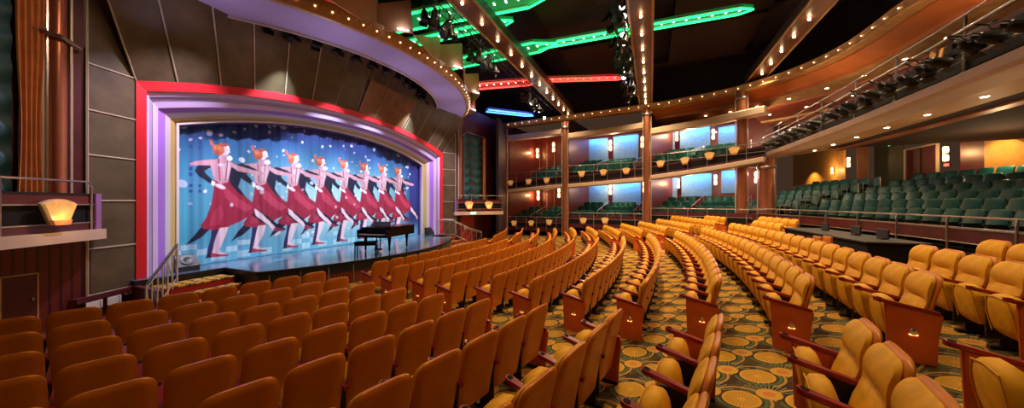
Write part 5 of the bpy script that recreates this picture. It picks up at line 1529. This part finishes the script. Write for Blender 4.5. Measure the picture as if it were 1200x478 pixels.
# ------------------------------------------------------------------ grand piano
def piano():
    t = empty('grand_piano', 'black grand piano standing on the stage deck', 'piano', (22.30, -.80, .73), rad(90+9)); t.scale = (.80, .86, .97)
    # local: X runs from keyboard to tail, Y across, keyboard at x=0
    half = .76
    out = [(0, -half), (.42, -half), (2.1, -half+.0), (2.28, -half+.10), (2.36, -half+.32), (2.30, -.20), (2.05, .0), (1.55, .16), (1.2, .36), (.95, .62), (.75, half), (0, half)]
    def body(z0, z1, sc=1.0, x0=0):
        m = MB(); P = [(x0+(x-x0)*sc if x > x0 else x0, y*sc) for x, y in out]; m.prism(P, z1-z0, 0, Matrix.Translation((0, 0, z0))); return m
    body(.62, .98).build('case', blackgloss, t)
    m = body(.985, 1.01, 1.01, .40); m.build('lid', blackgloss, t)
    m = MB(); m.box(-.32, .02, -half, half, .60, .70, 0, .012); m.box(-.32, .05, -half, -half+.07, .66, .90, 0, .012); m.box(-.32, .05, half-.07, half, .66, .90, 0, .012); m.build('keybed', blackgloss, t)
    m = MB(); m.box(-.29, -.10, -half+.08, half-.08, .70, .735); m.build('keys', ivory, t)
    m = MB()
    for i in range(36):
        if i % 7 in (2, 6): continue
        y = -half+.11+i*(2*half-.22)/36; m.box(-.21, -.10, y, y+.018, .735, .752)
    m.build('black_keys', blackgloss, t)
    m = MB(); m.box(.16, .20, -.45, .45, 1.01, 1.28, 0, .01, Matrix.Rotation(rad(14), 4, 'Y')); m.box(.0, .5, -.5, .5, .98, 1.0); m.build('music_stand', mat('piano_mahogany', (.04, .006, .005), .2, coat=.6), t)
    for x, y in ((.12, -.62), (.12, .62), (1.95, -.42)):
        m = MB(); m.lathe([(.035, .05), (.045, .10), (.04, .2), (.07, .45), (.085, .62)], 12, 0, Matrix.Translation((x, y, 0))); m.build('leg', blackgloss, t, auto=40)
        m = MB(); m.lathe([(.03, 0), (.035, .03), (.03, .06)], 10, 0, Matrix.Translation((x, y, 0))); m.build('caster', chrome, t, auto=40)
    m = MB(); m.box(.18, .22, -.12, -.08, .1, .62); m.box(.18, .22, .08, .12, .1, .62); m.box(.12, .28, -.16, .16, .07, .13, 0, .01)
    for y in (-.08, 0, .08): m.box(.02, .16, y-.015, y+.015, .09, .105)
    m.build('pedal_lyre', blackgloss, t)
    b = empty('piano_bench', 'black piano bench in front of the grand piano', 'bench', (22.62, -1.55, .73), rad(90+35))
    m = MB(); m.box(-.18, .18, -.38, .38, .44, .52, 0, .02); m.build('seat', blackgloss, b); m = MB(); m.box(-.16, .16, -.36, .36, .38, .44); m.build('apron', blackgloss, b)
    for x in (-.15, .15):
        for y in (-.34, .34): m = MB(); m.box(x-.02, x+.02, y-.02, y+.02, 0, .40, 0, .004); m.build('leg', blackgloss, b)
piano()
# stage monitor at the near corner of the deck, and far one
for (x, y, lab) in ((20.0, -5.45, 'black stage monitor speaker at the near curtain edge'), (20.0, 5.5, 'black stage monitor speaker at the far curtain edge')):
    t = empty('stage_monitor', lab, 'loudspeaker', (x, y, .73))
    m = MB(); m.prism([(0, 0), (.36, 0), (.36, .14), (.12, .44), (0, .44)], .46, 0, Matrix.Translation((-.18, .23, 0)) @ Matrix.Rotation(PI/2, 4, 'X')); m.build('cabinet', casebl, t)
    m = MB(); m.lathe([(.14, 0), (.15, .01), (.10, .012), (.03, .0)], 16, 0, Matrix.Translation((.07, 0, .30)) @ Matrix.Rotation(rad(50), 4, 'Y')); m.build('grille', blackm, t)

# ------------------------------------------------------------------ lights
W = bpy.data.worlds.new('world'); bpy.context.scene.world = W; W.use_nodes = True
W.node_tree.nodes['Background'].inputs[0].default_value = (.30, .16, .10, 1); W.node_tree.nodes['Background'].inputs[1].default_value = .12
# stage wash from the canopy rigging onto the curtain (cool white) and the arch (red/violet)
for y in (-5.6, -3.6, -1.2, 1.2, 3.6, 5.6):
    l = light('SPOT', 'stage_wash', (21.9-.04*y*y, y*.85, 7.85), 1250, (.78, .86, 1), .12, spot=60, blend=.7); aim(l, (19.3, y*.9, 2.4))
for y in (-5.4, 5.4):
    l = light('SPOT', 'arch_wash', (22.2, y*.9, 7.8), 900, (.95, .75, 1), .15, spot=70, blend=.8); aim(l, (20.1, y*1.18, 2.8))
for y in (-4.0, 0, 4.0):
    l = light('SPOT', 'arch_wash', (22.9, y, 7.7), 30, (1, .72, .95), .15, spot=75, blend=.8); aim(l, (20.1, y, 6.2))
# violet spots shining up at the canopy soffit
for y in (-6, -3, 0, 3, 6):
    l = light('SPOT', 'canopy_uplight', (23.2-.035*y*y, y, 6.2), 42, (.72, .62, 1), .2, spot=130, blend=1); aim(l, (23.2-.035*y*y, y, 8)); l.rotation_euler = (PI, 0, 0)
# upper ceiling wash (warm) and added bay fill without fixtures
for x, y, e in ((38.6, 8, 90), (38.9, 3, 90), (38.9, -2, 70), (36.2, 13.0, 40)):
    l = light('SPOT', 'ceiling_wash', (x+.6, y, 6.6), e, (1, .55, .25), .2, spot=150, blend=1); l.rotation_euler = (PI, 0, 0)
for x, z, e in ((630, 7.2, 90), (712, 7.0, 110), (800, 6.8, 130), (860, 6.8, 130), (630, 3.3, 40), (712, 3.5, 60), (800, 4.0, 80), (860, 4.3, 90)):
    p = fr(x, z, 1.8); light('POINT', 'bay_fill', p, e, (1, .72, .45), .15)
vs_ = bpy.context.scene.view_settings
vs_.view_transform = 'Standard'; vs_.look = 'None'; vs_.gamma = 1; vs_.use_curve_mapping = False; vs_.exposure = 0.45
# fill under the rear balcony and over the far seats
for y in (-3, 2, 7): light('POINT', 'soffit_fill', (43.4, y, 4.3), 60, (1, .62, .32), .15)
# added violet spots imitating LED glow on the arch jambs
for sg in (-1, 1):
    l = light('SPOT', 'jamb_glow_fill', (21.8, sg*5.0, 6.9), 160, (.80, .62, 1), .1, spot=70, blend=.8); aim(l, (19.9, sg*6.0, 1.6))

for y in (-1, 3, 7): l = light('SPOT', 'soffit_bounce_fill', (39.2, y, 2.7), 45, (1, .66, .40), .03, spot=140, blend=1); l.rotation_euler = (PI, 0, 0)  # added upward spots standing in for light bounced off the seats
l = light('SPOT', 'box_fill', (25.0, -7.0, 7.6), 160, (1, .62, .45), .03, spot=75, blend=1); aim(l, (20.6, -8.2, 4.2))  # added spots without fixtures, brightening the near and far box walls
l = light('SPOT', 'box_fill', (25.0, 7.5, 7.6), 160, (1, .62, .50), .03, spot=75, blend=1); aim(l, (20.6, 9.2, 3.6))
